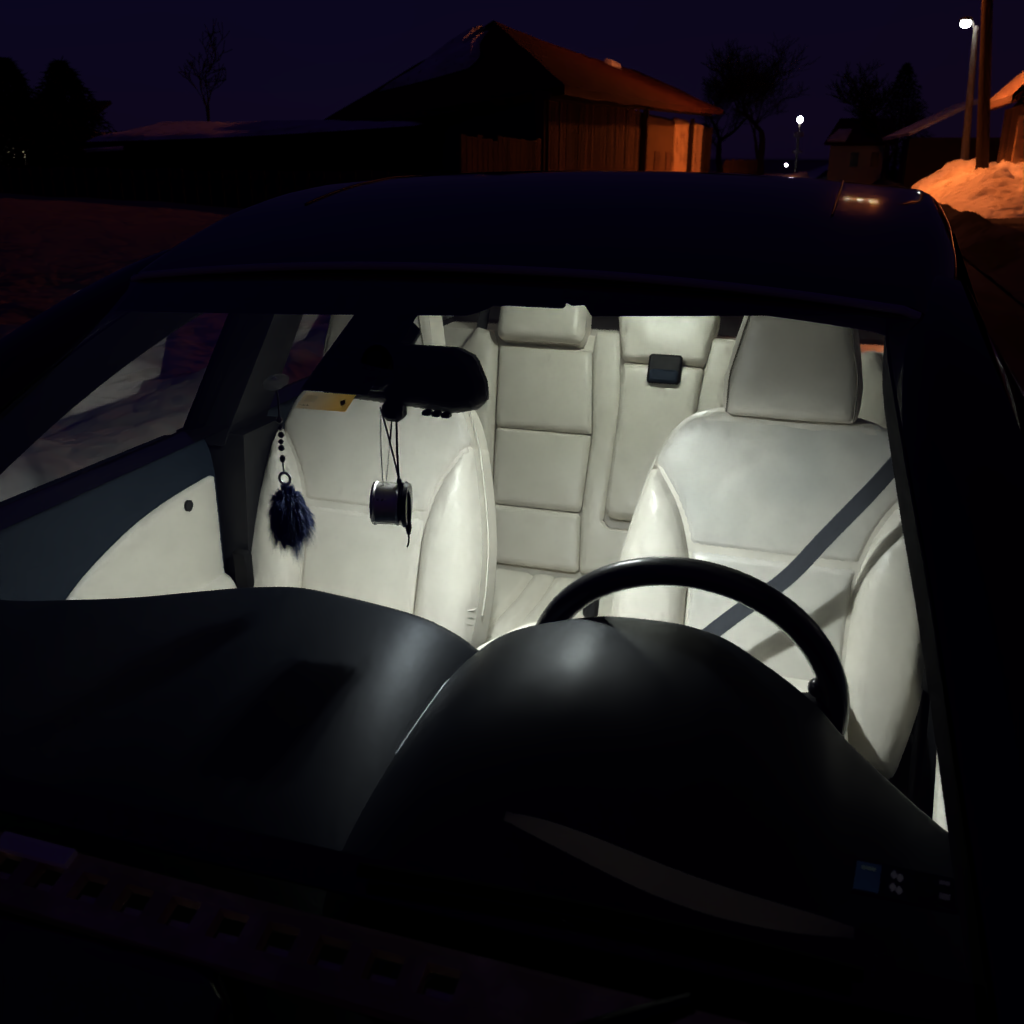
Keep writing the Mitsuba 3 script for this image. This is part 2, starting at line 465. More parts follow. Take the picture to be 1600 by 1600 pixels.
# snow lying on the near hip
hipn = lambda t, s: (np.array(nearL) * (1 - t) + np.array(nearR) * t) * (1 - s) + np.array(rid0) * s
def snow_on_hip(u, v):
    t = 0.08 + 0.52 * u + 0.05 * np.sin(v * 6)
    s = 0.40 + (0.42 + 0.12 * np.sin(u * 7)) * v - 0.12 * (1 - u) * (1 - v)
    p = (np.array(nearL) * (1 - t[..., None]) + np.array(nearR) * t[..., None]) * (1 - s[..., None]) + np.array(rid0) * s[..., None]
    edge = np.clip(np.minimum(np.minimum(u, 1 - u), np.minimum(v, 1 - v)) / 0.12, 0, 1) ** 0.5
    return p[..., 0], p[..., 1] - 0.05 * edge, p[..., 2] + 0.02 + 0.16 * edge - 0.10 * np.sin(np.pi * t) * (0.4 + 0.6 * s)
add("barn__roof__snow_cover", grid(np.linspace(0, 1, 40), np.linspace(0, 1, 24), snow_on_hip), "mat_snow", smooth=True)
def ridge_snow(u, v):
    t, s = 0.62 + 0.09 * u, 0.86 + 0.12 * v
    p = (np.array(nearR) * (1 - t[..., None]) + np.array(farR) * t[..., None]) * (1 - s[..., None]) + (np.array(rid0) * (1 - t[..., None]) + np.array(rid1b) * t[..., None]) * s[..., None]
    e = np.clip(np.minimum(np.minimum(u, 1 - u), np.minimum(v, 1 - v)) / 0.2, 0, 1) ** 0.5
    return p[..., 0], p[..., 1], p[..., 2] - 0.08 + 0.17 * e
add("barn__roof__snow_cover", grid(np.linspace(0, 1, 16), np.linspace(0, 1, 12), ridge_snow), "mat_snow", smooth=True)
# walls
add("barn__wall", join([box((BX - 0.2, 31.0, 1.2), (0.16, 25.0, 3.0))]), "mat_wood_dark", label="dark backing of the long plank wall")
add("barn__wall", slab([(BX - 0.2, 18.6, -0.2), (-11.4, 22.9, -0.2), (-11.4, 22.9, 2.3), (BX - 0.2, 18.6, 2.7)], 0.15), "mat_wood_dark", label="dark near end wall")
add("barn__wall", box((-8.0, 43.2, 1.2), (6.6, 0.15, 3.0)), "mat_wood_dark", label="far end wall")
y = 18.7
while y < 27.9:
    w = 0.155 + 0.07 * rng.random()
    top = 2.62 + 0.02 * (y - 18.7) - (0.10 if rng.random() < 0.2 else 0)
    lo = 0.3 + 0.05 * rng.random()
    m = box((BX - 0.10 + 0.02 * rng.random(), y + w / 2, (top + lo) / 2), (0.028, w - 0.012 - 0.02 * rng.random(), top - lo), rotx(rng.normal(0, 0.004)), 0.004)
    add("barn__wall__plank", m, "mat_wood")
    y += w + 0.01
# plaster end: pier, recessed door panels, dark gap, last pier
add("barn__plaster_panel", box((BX - 0.06, 30.95, 1.40), (0.10, 5.2, 2.5), None, 0.03), "mat_plaster_dark", label="dull plaster panel beside the barn doors")
add("barn__plaster_panel", box((BX - 0.02, 35.15, 1.46), (0.14, 3.1, 2.6), None, 0.05), "mat_plaster", label="crumbling orange lit plaster panel left of the dark gap")
add("barn__plaster_panel", box((BX - 0.02, 39.5, 1.46), (0.14, 2.2, 2.6), None, 0.05), "mat_plaster", label="crumbling plaster panel at the far corner")
for yy in (30.6, 32.7):
    add("barn__door", box((BX - 0.005, yy, 0.9), (0.05, 0.9, 1.6), None, 0.01), "mat_wood", label="plank door in the dull panel")
add("barn__post", box((BX + 0.05, 28.15, 1.4), (0.14, 0.16, 2.8), None, 0.02), "mat_wood_dark")
add("barn__post", box((BX + 0.05, 37.5, 1.4), (0.14, 0.16, 2.9), None, 0.02), "mat_wood_dark")
add("barn__eave_beam", box((BX + 0.0, 30.5, 2.88), (0.14, 24.6, 0.14), rotx(0.026), 0.02), "mat_wood_dark")

# low board fence in front of the barn's near corner
def fence(name, a, b, h, z0, lab, cat, dark, pw=0.2, gap=0.02):
    a, b = np.array(a, float), np.array(b, float)
    L = np.linalg.norm(b - a)
    d = (b - a) / L
    ang = math.atan2(d[1], d[0])
    n = int(L / pw)
    for i in range(n):
        c = a + d * (i + 0.5) * L / n
        hh = h * (1 + 0.02 * rng.normal())
        add(f"{name}__board", box((c[0], c[1], z0 + hh / 2), (L / n - gap, 0.03, hh), rotz(ang), 0.004), dark)
    for z in (0.25, 0.8):
        c = (a + b) / 2 + np.array([-d[1], d[0]]) * 0.05
        add(f"{name}__rail", box((c[0], c[1], z0 + h * z), (L, 0.05, 0.07), rotz(ang)), "mat_wood_dark")
    tag(name, lab, cat)


fence("board_fence", (-5.15, 14.6), (-4.95, 18.4), 1.25, 0.55, "reddish low board fence at the near corner of the barn", "fence", "mat_wood", 0.22)
fence("yard_fence", (-26.0, 18.5), (-5.4, 14.4), 0.85, 0.42, "dark weathered board fence across the yard left of the barn", "fence", "mat_wood_dark", 0.32)
fence("picket_fence", (-4.4, 46.0), (-4.0, 60.0), 1.35, 0.1, "far picket fence beyond the lit end of the barn", "fence", "mat_wood", 0.3, 0.12)

# low shed with snow covered roof, left of the barn
tag("shed", "low dark shed with a snow covered roof left of the barn", "shed")
add("shed__wall", box((-12.6, 21.6, 1.0), (9.0, 0.14, 2.0), rotz(-0.1)), "mat_wood_dark")
add("shed__roof", roofmesh([((-17.4, 21.2, 1.80), (-8.3, 20.1, 2.10), (-8.4, 23.0, 2.35), (-17.2, 23.8, 2.30))], 0.06, th=0.10), "mat_wood_dark", smooth=40)
def shed_snow(u, v):
    a, b, c, d = (np.array(q, float) for q in ((-17.5, 21.1, 1.80), (-8.2, 20.0, 2.10), (-8.3, 23.0, 2.35), (-17.2, 23.8, 2.30)))
    U, V = u[..., None], v[..., None]
    p = (a * (1 - U) + b * U) * (1 - V) + (d * (1 - U) + c * U) * V
    e = np.clip(np.minimum(np.minimum(u, 1 - u) * 3, np.minimum(v, 1 - v)) / 0.14, 0, 1) ** 0.5
    n = meshkit.fbm(p * 0.9, 3, 4)
    return p[..., 0], p[..., 1], p[..., 2] - 0.05 * np.sin(np.pi * u) + 0.02 + (0.05 + 0.13 * n) * e
add("shed__snow_cover", grid(np.linspace(0, 1, 50), np.linspace(0, 1, 20), shed_snow), "mat_snow", smooth=True)
tag("woodshed", "farther low outbuilding with a thin snow streaked roof beside the bare tree", "shed")
add("woodshed__wall", box((-18.2, 24.6, 0.9), (4.4, 0.14, 1.9), rotz(0.06)), "mat_wood_dark")
add("woodshed__roof", roofmesh([((-20.6, 24.2, 1.62), (-15.8, 24.4, 1.95), (-15.8, 26.6, 2.25), (-20.5, 26.8, 2.05))], 0.05, th=0.08), "mat_snow", smooth=40)

# trees
def branch_tree(base, height, lean, spread, depth, seed, r0, twig_r=0.006, ndiv=3):
    R = np.random.default_rng(seed)
    trunk, limbs, segs = [], [], []
    def grow(p, d, L, r, lv):
        n = 6
        pts = [p]
        q, dd = np.array(p, float), np.array(d, float)
        for _ in range(n):
            dd = dd + R.normal(0, 0.10, 3) + np.array([0, 0, 0.03])
            dd /= np.linalg.norm(dd)
            q = q + dd * L / n
            pts.append(q.copy())
        rr = np.linspace(r, max(r * 0.55, twig_r), n + 1)
        if lv < 3:
            (trunk if lv == 0 else limbs).append(tube(pts, rr, 7, False))
        else:
            segs.append((np.array(pts), rr))
        if lv >= depth: return
        for i in range(ndiv + (lv > 1)):
            at = pts[-1] if i < 2 else pts[R.integers(2, n)]
            nd = dd + R.normal(0, spread, 3)
            nd[2] = abs(nd[2]) * 0.7 + 0.15
            nd /= np.linalg.norm(nd)
            grow(at, nd, L * (0.62 + 0.2 * R.random()), rr[-1] * 0.8, lv + 1)
    grow(np.array(base, float), np.array(lean, float) / np.linalg.norm(lean), height * 0.3, r0, 0)
    # all thin twigs at once, as three-sided tubes
    P = np.array([q for q, _ in segs])
    rr = np.array([r for _, r in segs])
    t = np.gradient(P, axis=1)
    t /= np.linalg.norm(t, axis=2, keepdims=True) + 1e-12
    A = np.cross(t, [0.31, 0.77, 0.55])
    A /= np.linalg.norm(A, axis=2, keepdims=True) + 1e-12
    B = np.cross(t, A)
    an = np.arange(3) * 2 * np.pi / 3
    V = P[:, :, None] + rr[:, :, None, None] * (np.cos(an)[:, None] * A[:, :, None] + np.sin(an)[:, None] * B[:, :, None])
    n, m = P.shape[:2]
    k, i, j = np.meshgrid(np.arange(n) * m * 3, np.arange(m - 1), np.arange(3), indexing="ij")
    q = np.stack([k + i * 3 + j, k + i * 3 + (j + 1) % 3, k + (i + 1) * 3 + (j + 1) % 3, k + (i + 1) * 3 + j], -1).reshape(-1, 4)
    limbs.append(trimesh.Trimesh(V.reshape(-1, 3), np.vstack([q[:, [0, 1, 2]], q[:, [0, 2, 3]]]), process=False))
    return trunk, limbs


def bare_tree(name, base, height, lean, spread, depth, seed, r0, lab, tr=0.012, ndiv=3, group=None):
    t, l = branch_tree(base, height, lean, spread, depth, seed, r0, tr, ndiv)
    k, i = name, 0
    while f"{k}__trunk" in scene:
        i += 1
        k = f"{name}_{i:03d}"
    add(f"{k}__trunk", join(t), "mat_bark", smooth=True)
    add(f"{k}__crown", join(l), "mat_twig", smooth=True)
    tag(k, lab, "tree", group)
    return k


bare_tree("bare_tree", (-16.6, 24.6, 0.5), 4.6, (0.02, 0, 1), 0.55, 5, 12, 0.11, "bare forked tree standing against the dusk behind the low sheds", 0.012, 2)
bare_tree("street_tree", (-3.9, 62, 0), 10, (0, 0, 1), 0.6, 6, 5, 0.28, "tall bare tree beyond the barn, left of the far lamp", 0.012, group="bare trees along the far street")
bare_tree("street_tree", (3.2, 66, 0), 8, (0, 0, 1), 0.5, 6, 9, 0.26, "tall bare tree behind the pale far house", 0.016, group="bare trees along the far street")
bare_tree("street_tree", (-7.0, 70, 0), 9, (0, 0, 1), 0.6, 6, 15, 0.26, "bare tree standing just behind the lit end of the barn", 0.014, group="bare trees along the far street")


def conifer(name, base, h, r, seed, lab):
    R = np.random.default_rng(seed)
    add(f"{name}__trunk", tube([base, (base[0], base[1], base[2] + h)], [0.16, 0.02], 7), "mat_bark", smooth=True)
    n = 9000
    z = R.random(n) ** 1.3
    a = R.random(n) * 2 * np.pi
    lob = 0.75 + 0.35 * np.sin(a * 5 + z * 23) + 0.25 * R.random(n)
    rad = r * (1 - z) ** 0.75 * lob * np.sqrt(R.random(n)) * 1.1
    c = np.stack([base[0] + rad * np.cos(a), base[1] + rad * np.sin(a), base[2] + 0.25 + z * h - rad * 0.18], -1)
    d = np.stack([np.cos(a), np.sin(a), -0.3 + 0 * a], -1) + R.normal(0, 0.4, (n, 3))
    d /= np.linalg.norm(d, axis=1, keepdims=True)
    s = np.cross(d, R.normal(0, 1, (n, 3)))
    s /= np.linalg.norm(s, axis=1, keepdims=True)
    L = 0.18 + 0.16 * R.random((n, 1))
    V = np.stack([c - s * 0.035, c + s * 0.035, c + d * L], 1).reshape(-1, 3)
    add(f"{name}__crown", (V, np.arange(3 * n).reshape(-1, 3)), "mat_needle")
    tag(name, lab, "tree")


conifer("spruce_tree", (-23.0, 27.0, 0.4), 3.6, 1.9, 3, "dark spruce right of the far lit windows")
conifer("spruce_tree_001", (-26.5, 28.5, 0.4), 3.9, 1.9, 4, "dark spruce at the left edge above the far lit windows")
conifer("spruce_tree_002", (4.2, 78, 0), 7.5, 3.0, 6, "tall dark spruce behind the long low roof on the right")
conifer("shrub", (-20.4, 23.6, 0.5), 1.5, 0.8, 8, "small dark shrub left of the bare forked tree")

# far house with lit windows at the left edge
tag("lit_house", "far dark house at the left edge with a row of small lit windows", "house")
add("lit_house__wall", box((-29.4, 33.0, 1.4), (6.0, 4.0, 1.9)), "mat_house")
add("lit_house__roof", slab([(-32.8, 30.7, 2.3), (-26.0, 30.7, 2.3), (-26.0, 33, 3.4), (-32.8, 33, 3.4)], 0.12), "mat_tile")
scene["emit_warm"] = {"type": "area", "radiance": {"type": "rgb", "value": [0.9, 0.75, 0.55]}}
for i, (xx, zz, w, h, e) in enumerate([(-31.05, 1.44, .09, .09, 1.6), (-30.55, 1.62, .34, .40, 0.12), (-30.10, 1.50, .10, .30, .35), (-29.75, 1.46, .10, .17, .5), (-29.35, 1.52, .10, .3, 1.1), (-29.0, 1.47, .12, .14, 1.6), (-28.6, 1.55, .09, .34, .8)]):
    m = box((xx, 30.97, zz), (w, 0.04, h))
    add("lit_house__window", m, "mat_window_dark", emitter={"type": "area", "radiance": {"type": "rgb", "value": [3 * e, 2.5 * e, 1.9 * e]}, "sampling_weight": 0.05})

# utility pole at the right edge, sodium lamp on its top (above the picture)
tag("utility_pole", "leaning wooden pole standing in the orange snow bank at the right edge", "pole")
P0, P1 = np.array([4.66, 33.0, 0.0]), np.array([3.45, 33.0, 9.6])
pp = P0 + (P1 - P0) * np.linspace(0, 1, 12)[:, None]
add("utility_pole__shaft", tube(pp, np.linspace(0.19, 0.12, 12), 14), "mat_pole_wood", smooth=40)
add("utility_pole__bracket", tube([P1 - [0, 0, .3], P1 + [-0.5, 0.1, 0.15], P1 + [-1.1, 0.2, 0.15]], 0.035, 8), "mat_concrete", smooth=40)
LP = P1 + np.array([-1.35, 0.25, 0.10])
add("utility_pole__lamp_head", box(LP + [0, 0, 0.08], (1.35, 0.28, 0.16), None, 0.05), "mat_concrete")
SODIUM = 11500.0
for dx_, r_ in ((-0.42, 0.085), (0.0, 0.10), (0.36, 0.07), (0.54, 0.06)):
    k_ = r_ / 0.16
    sk_ = trimesh.creation.revolve(np.array([(0.165, -0.048), (0.165, 0.012), (0.185, 0.012), (0.185, -0.048), (0.165, -0.048)]) * k_, sections=32)
    sk_.apply_translation(LP + [-0.05 + dx_, 0, -0.03])
    add("utility_pole__lamp_skirt", sk_, "mat_concrete", smooth=40)
    ln = trimesh.creation.cylinder(radius=r_, height=0.006, sections=32)
    ln.apply_translation(LP + [-0.05 + dx_, 0, -0.027])
    add("utility_pole__lamp_lens", ln, "mat_sign", smooth=40,
        emitter={"type": "area", "radiance": {"type": "rgb", "value": [SODIUM * 0.60, SODIUM * 0.132, SODIUM * 0.026]}, "sampling_weight": 0.8})

# white street lamp, lit, on its concrete pole
tag("street_lamp", "lit white street lamp on a leaning concrete pole at the upper right", "street lamp", "street lamps")
Q0, Q1 = np.array([5.35, 45.0, 0.0]), np.array([4.95, 45.0, 6.4])
add("street_lamp__pole", tube([Q0, (Q0 + Q1) / 2, Q1], [0.17, 0.14, 0.11], 12), "mat_concrete", smooth=40)
add("street_lamp__arm", tube([Q1 - [0, 0, .35], Q1 + [-0.15, -0.1, 0.12], Q1 + [-0.42, -0.3, 0.18]], 0.04, 8), "mat_concrete", smooth=40)
hd = trimesh.creation.icosphere(subdivisions=3, radius=1.0)
hd.apply_scale((0.24, 0.30, 0.10))
hd.apply_translation(Q1 + [-0.42, -0.3, 0.20])
add("street_lamp__lamp_head", hd, "mat_concrete", smooth=True)
gl = trimesh.creation.icosphere(subdivisions=3, radius=0.20)
gl.apply_scale((1, 1, 0.85))
gl.apply_translation(Q1 + [-0.43, -0.36, 0.06])
add("street_lamp__globe", gl, "mat_sign", smooth=True, emitter={"type": "area", "radiance": {"type": "rgb", "value": [30.0, 29.0, 27.0]}, "sampling_weight": 0.3})
add("street_lamp__cable_box", box(Q0 + [-0.22, -0.15, 3.6], (0.12, 0.12, 0.3), None, 0.02), "mat_concrete")

# far lamp over the road with a plate on its pole
tag("street_lamp_001", "small far lit lamp above the middle of the road", "street lamp", "street lamps")
add("street_lamp_001__pole", tube([(-3.0, 90, 0), (-3.02, 90, 4.4)], [0.12, 0.09], 10), "mat_concrete", smooth=40)
gl = trimesh.creation.icosphere(subdivisions=3, radius=0.24)
gl.apply_scale((0.95, 0.95, 1.15))
gl.apply_translation((-3.03, 89.9, 4.6))
add("street_lamp_001__globe", gl, "mat_sign", smooth=40, emitter={"type": "area", "radiance": {"type": "rgb", "value": [40.0, 38.0, 34.0]}, "sampling_weight": 0.05})
add("street_lamp_001__plate", box((-3.0, 89.8, 3.45), (0.75, 0.04, 0.42)), "mat_sign")
add("street_lamp_001__plate", box((-3.0, 89.8, 2.1), (0.8, 0.04, 0.22)), "mat_sign")
tag("car_light", "tiny white light low on the road under the far lamp", "light")
gl = trimesh.creation.icosphere(subdivisions=2, radius=0.13)
gl.apply_translation((-3.7, 88, 1.05))
scene["car_light"] = mikit.ply(gl, "mat_sign", smooth=True, emitter={"type": "area", "radiance": {"type": "rgb", "value": [14.0, 14.0, 14.0]}, "sampling_weight": 0.05})

# far houses
tag("far_house", "pale greenish far house with a snowy gable beside the road", "house")
add("far_house__wall", box((1.6, 72, 1.0), (3.6, 5, 2.9)), "mat_house")
add("far_house__roof", slab([(-0.6, 69.2, 2.42), (3.8, 69.2, 2.42), (3.6, 72.2, 4.0), (0.2, 72.2, 4.0)], 0.14), "mat_tile")
add("far_house__snow_cover", slab([(-0.45, 69.1, 2.62), (0.7, 69.1, 2.62), (1.0, 70.2, 3.3), (0.2, 70.6, 3.3)], 0.16), "mat_snow")
for xx in (1.35, 2.6):
    add("far_house__window", box((xx, 69.47, 1.5), (0.5, 0.05, 0.9)), "mat_window_dark")
tag("long_house", "long low dark house with a snow edged roof behind the street lamp", "house")
add("long_house__wall", box((5.9, 58.6, 1.2), (4.4, 6, 2.7)), "mat_wood_dark")
add("long_house__roof", slab([(2.6, 61, 2.55), (3.6, 55, 2.7), (6.8, 56, 4.3), (6.2, 61, 4.3)], 0.16), "mat_snow")
tag("roadside_house", "tumbledown house at the right edge above the snow bank, lit orange", "house")
add("roadside_house__wall", box((7.2, 36, 1.5), (3.2, 5.0, 3.2)), "mat_wood")
add("roadside_house__plaster_panel", box((5.72, 33.45, 2.0), (0.8, 0.1, 1.5), None, 0.03), "mat_plaster")
add("roadside_house__window", box((6.4, 33.46, 2.2), (0.35, 0.08, 1.1), None, 0.01), "mat_window_dark")
add("roadside_house__roof", slab([(5.1, 33.0, 3.15), (5.2, 39.4, 3.15), (7.2, 39.4, 5.2), (7.2, 33.0, 5.2)], 0.16), "mat_tile")
add("roadside_house__roof", slab([(9.3, 33.0, 3.15), (9.3, 39.4, 3.15), (7.24, 39.4, 5.2), (7.24, 33.0, 5.2)], 0.16), "mat_tile")
add("roadside_house__gable", loft([[(5.7, y_, 3.05), (8.7, y_, 3.05), (7.22, y_, 4.95)] for y_ in (33.5, 38.5)]), "mat_wood_dark")
add("roadside_house__snow_cover", roofmesh([((5.0, 33.0, 3.28), (5.0, 39.0, 3.3), (6.2, 39.0, 4.5), (6.1, 33.0, 4.45))], 0.05, th=0.2), "mat_slush", smooth=40)

# ================================================================== THE CAR
CAR = "parked_car"
tag(CAR, "dark saloon car with cream leather seats and its cabin lights on", "car")
C = lambda s: f"{CAR}__{s}"

# windscreen plane: base (y .06, z .97) to header (y .84, z 1.345), slightly bowed
WN = np.array([0, -0.375, 0.78]) / np.hypot(0.375, 0.78)      # outward
WS = np.array([0, 0.78, 0.375]) / np.hypot(0.375, 0.78)
def ws(u, v, w=0.0):
    """u = x, v = metres up the glass from the base, w = outward"""
    u, v, w = np.broadcast_arrays(np.asarray(u, float), v, w)
    L = 0.865
    t = v / L
    bow = -0.028 * (np.abs(u) / 0.6) ** 2 + 0.012 * np.sin(np.pi * np.clip(t, 0, 1))
    p = np.array([0, 0.06, 0.97]) + v[..., None] * WS + (w + bow + 0.006)[..., None] * WN
    return u, p[..., 1] + 0.03 * (np.abs(u) / 0.6) ** 2 * (1 - t), p[..., 2]
hw = lambda v: 0.69 - 0.135 * v / 0.865
m = grid(np.linspace(-1, 1, 40), np.linspace(0.054, 0.865, 24), lambda u, v: ws(u * hw(v), v))
add(C("windscreen"), m, "mat_glass", smooth=True)
# black band under the roof edge, with the notch above the rear seat
def band(u, v):
    x = u * hw(0.8)
    lo = 0.757 + 0.085 * (x + 0.13) + 0.045 * (x / 0.55) ** 2
    lo = np.minimum(lo, 0.842)
    k_ = np.clip((x - 0.012) / 0.035, 0, 1) * np.clip((0.160 - x) / 0.004, 0, 1)
    lo = lo + k_ * (0.026 + 0.004 * np.sin(x * 210) + 0.002 * np.sin(x * 530))
    return ws(x, lo + (0.862 - lo) * v, -0.004)
add(C("windscreen__shade_band"), grid(np.linspace(-0.99, 0.99, 160), np.linspace(0, 1, 5), band), "mat_frit", smooth=True)
# rectangular black patch behind the mirror foot
add(C("windscreen__mirror_patch"), grid(np.linspace(-0.139, -0.053, 8), np.linspace(0.598, 0.775, 8), lambda u, v: ws(u, v, -0.005)), "mat_frit", smooth=True)
add(C("windscreen__sensor_cover"), box(np.array([float(q) for q in ws(-0.085, 0.70, -0.022)]), (0.075, 0.13, 0.03), rotx(math.atan2(0.375, 0.78)), 0.012), "mat_black_plastic", smooth=40)
add(C("windscreen__lower_border"), grid(np.linspace(-0.99, 0.99, 60), np.linspace(0, 1, 4), lambda u, v: ws(u * hw(0.05), 0.054 + 0.030 * v, -0.004)), "mat_frit", smooth=True)

# roof
zc = interp([(0.80, 1.352), (0.86, 1.369), (1.0, 1.401), (1.2, 1.438), (1.4, 1.460), (1.6, 1.470), (1.9, 1.466), (2.2, 1.440), (2.5, 1.395)])
rw = interp([(0.80, 0.570), (1.2, 0.612), (1.6, 0.625), (2.0, 0.62), (2.5, 0.60)])
def roof(s, y, off=0.0):
    w = rw(y)
    a = np.abs(s)
    x = np.where(a < 0.86, a / 0.86 * (w - 0.06), w - 0.06 + 0.06 * np.sin(np.clip((a - 0.86) / 0.14, 0, 1) * np.pi / 2))
    drop = 0.028 * (np.minimum(a / 0.86, 1)) ** 2.2 + np.where(a > 0.86, 0.075 * (1 - np.cos(np.clip((a - 0.86) / 0.14, 0, 1) * np.pi / 2)), 0)
    return np.sign(s) * (x - off * 0.6), y, zc(y) - drop - off
ss = np.r_[np.linspace(-1, -0.86, 12), np.linspace(-0.84, 0.84, 60), np.linspace(0.86, 1, 12)]
add(C("roof"), grid(ss, np.linspace(0.835, 2.5, 90), roof), "mat_paint", smooth=True)
add(C("headliner"), grid(np.linspace(-0.95, 0.95, 40), np.linspace(0.84, 2.5, 30), lambda s, y: roof(s, y, 0.035)), "mat_headliner", smooth=True)
# roof drip strips and the bright front trim
for sg in (-1, 1):
    pts = np.array([[float(q) for q in roof(np.array(sg * 0.67), np.array(yy), -0.001)] for yy in np.linspace(1.16, 2.45, 40)])
    add(C("roof_strip"), tube(pts, 0.0020, 6), "mat_rubber", smooth=True)
pts = np.array([[float(q) for q in roof(np.array(s), np.array(0.832), 0.004)] for s in np.linspace(-0.9, 0.9, 60)])
add(C("roof_trim"), tube(pts, 0.0055, 8), "mat_roof_trim", smooth=True, label="grey rubber trim along the front edge of the roof")
# closing piece between roof edge and glass
add(C("roof_header"), grid(np.linspace(-0.93, 0.93, 40), [0, 0.5, 1], lambda s, v: (roof(s, 0.838 + 0 * s)[0], 0.838 + 0.05 * v, roof(s, 0.838 + 0 * s)[2] - 0.03 * v)), "mat_black_plastic", smooth=True)

# A pillars: lofted from header to cowl
for sg in (-1, 1):
    rings = []
    for (yy, z, xi, xo) in [(0.98, 1.345, 0.515, 0.605), (0.82, 1.312, 0.507, 0.612), (0.62, 1.243, 0.522, 0.637), (0.45, 1.160, 0.545, 0.665), (0.28, 1.075, 0.565, 0.695), (0.05, 0.965, 0.59, 0.735)]:
        o = [(xi + 0.006, yy + 0.010, z - 0.026), (xi, yy, z - 0.012), (xi + 0.02, yy - 0.004, z + 0.003), ((xi + xo) / 2, yy - 0.006, z + 0.012), (xo - 0.012, yy, z + 0.004), (xo, yy + 0.02, z - 0.02), (xo - 0.004, yy + 0.03, z - 0.034), ((xi + xo) / 2, yy + 0.02, z - 0.034)]
        i_ = [(xi - 0.003, yy + 0.004, z - 0.014), (xi + 0.002, yy + 0.030, z - 0.075), ((xi + xo) / 2 - 0.01, yy + 0.060, z - 0.094), (xo - 0.002, yy + 0.056, z - 0.066), (xo - 0.003, yy + 0.024, z - 0.030), ((xi + xo) / 2, yy + 0.01, z - 0.022)]
        rings.append([(sg * a, b, c_) for a, b, c_ in o + i_])
    R = np.array(rings)
    tt = np.linspace(0, 1, len(R))
    fine = PchipInterpolator(tt, R.reshape(len(R), -1))(np.linspace(0, 1, 24)).reshape(24, -1, 3)
    add(C("windscreen_pillar"), loft(fine[:, :8]), "mat_paint", smooth=35)
    add(C("windscreen_pillar__inner_trim"), loft(fine[:, 8:]), "mat_soft_black", smooth=35)

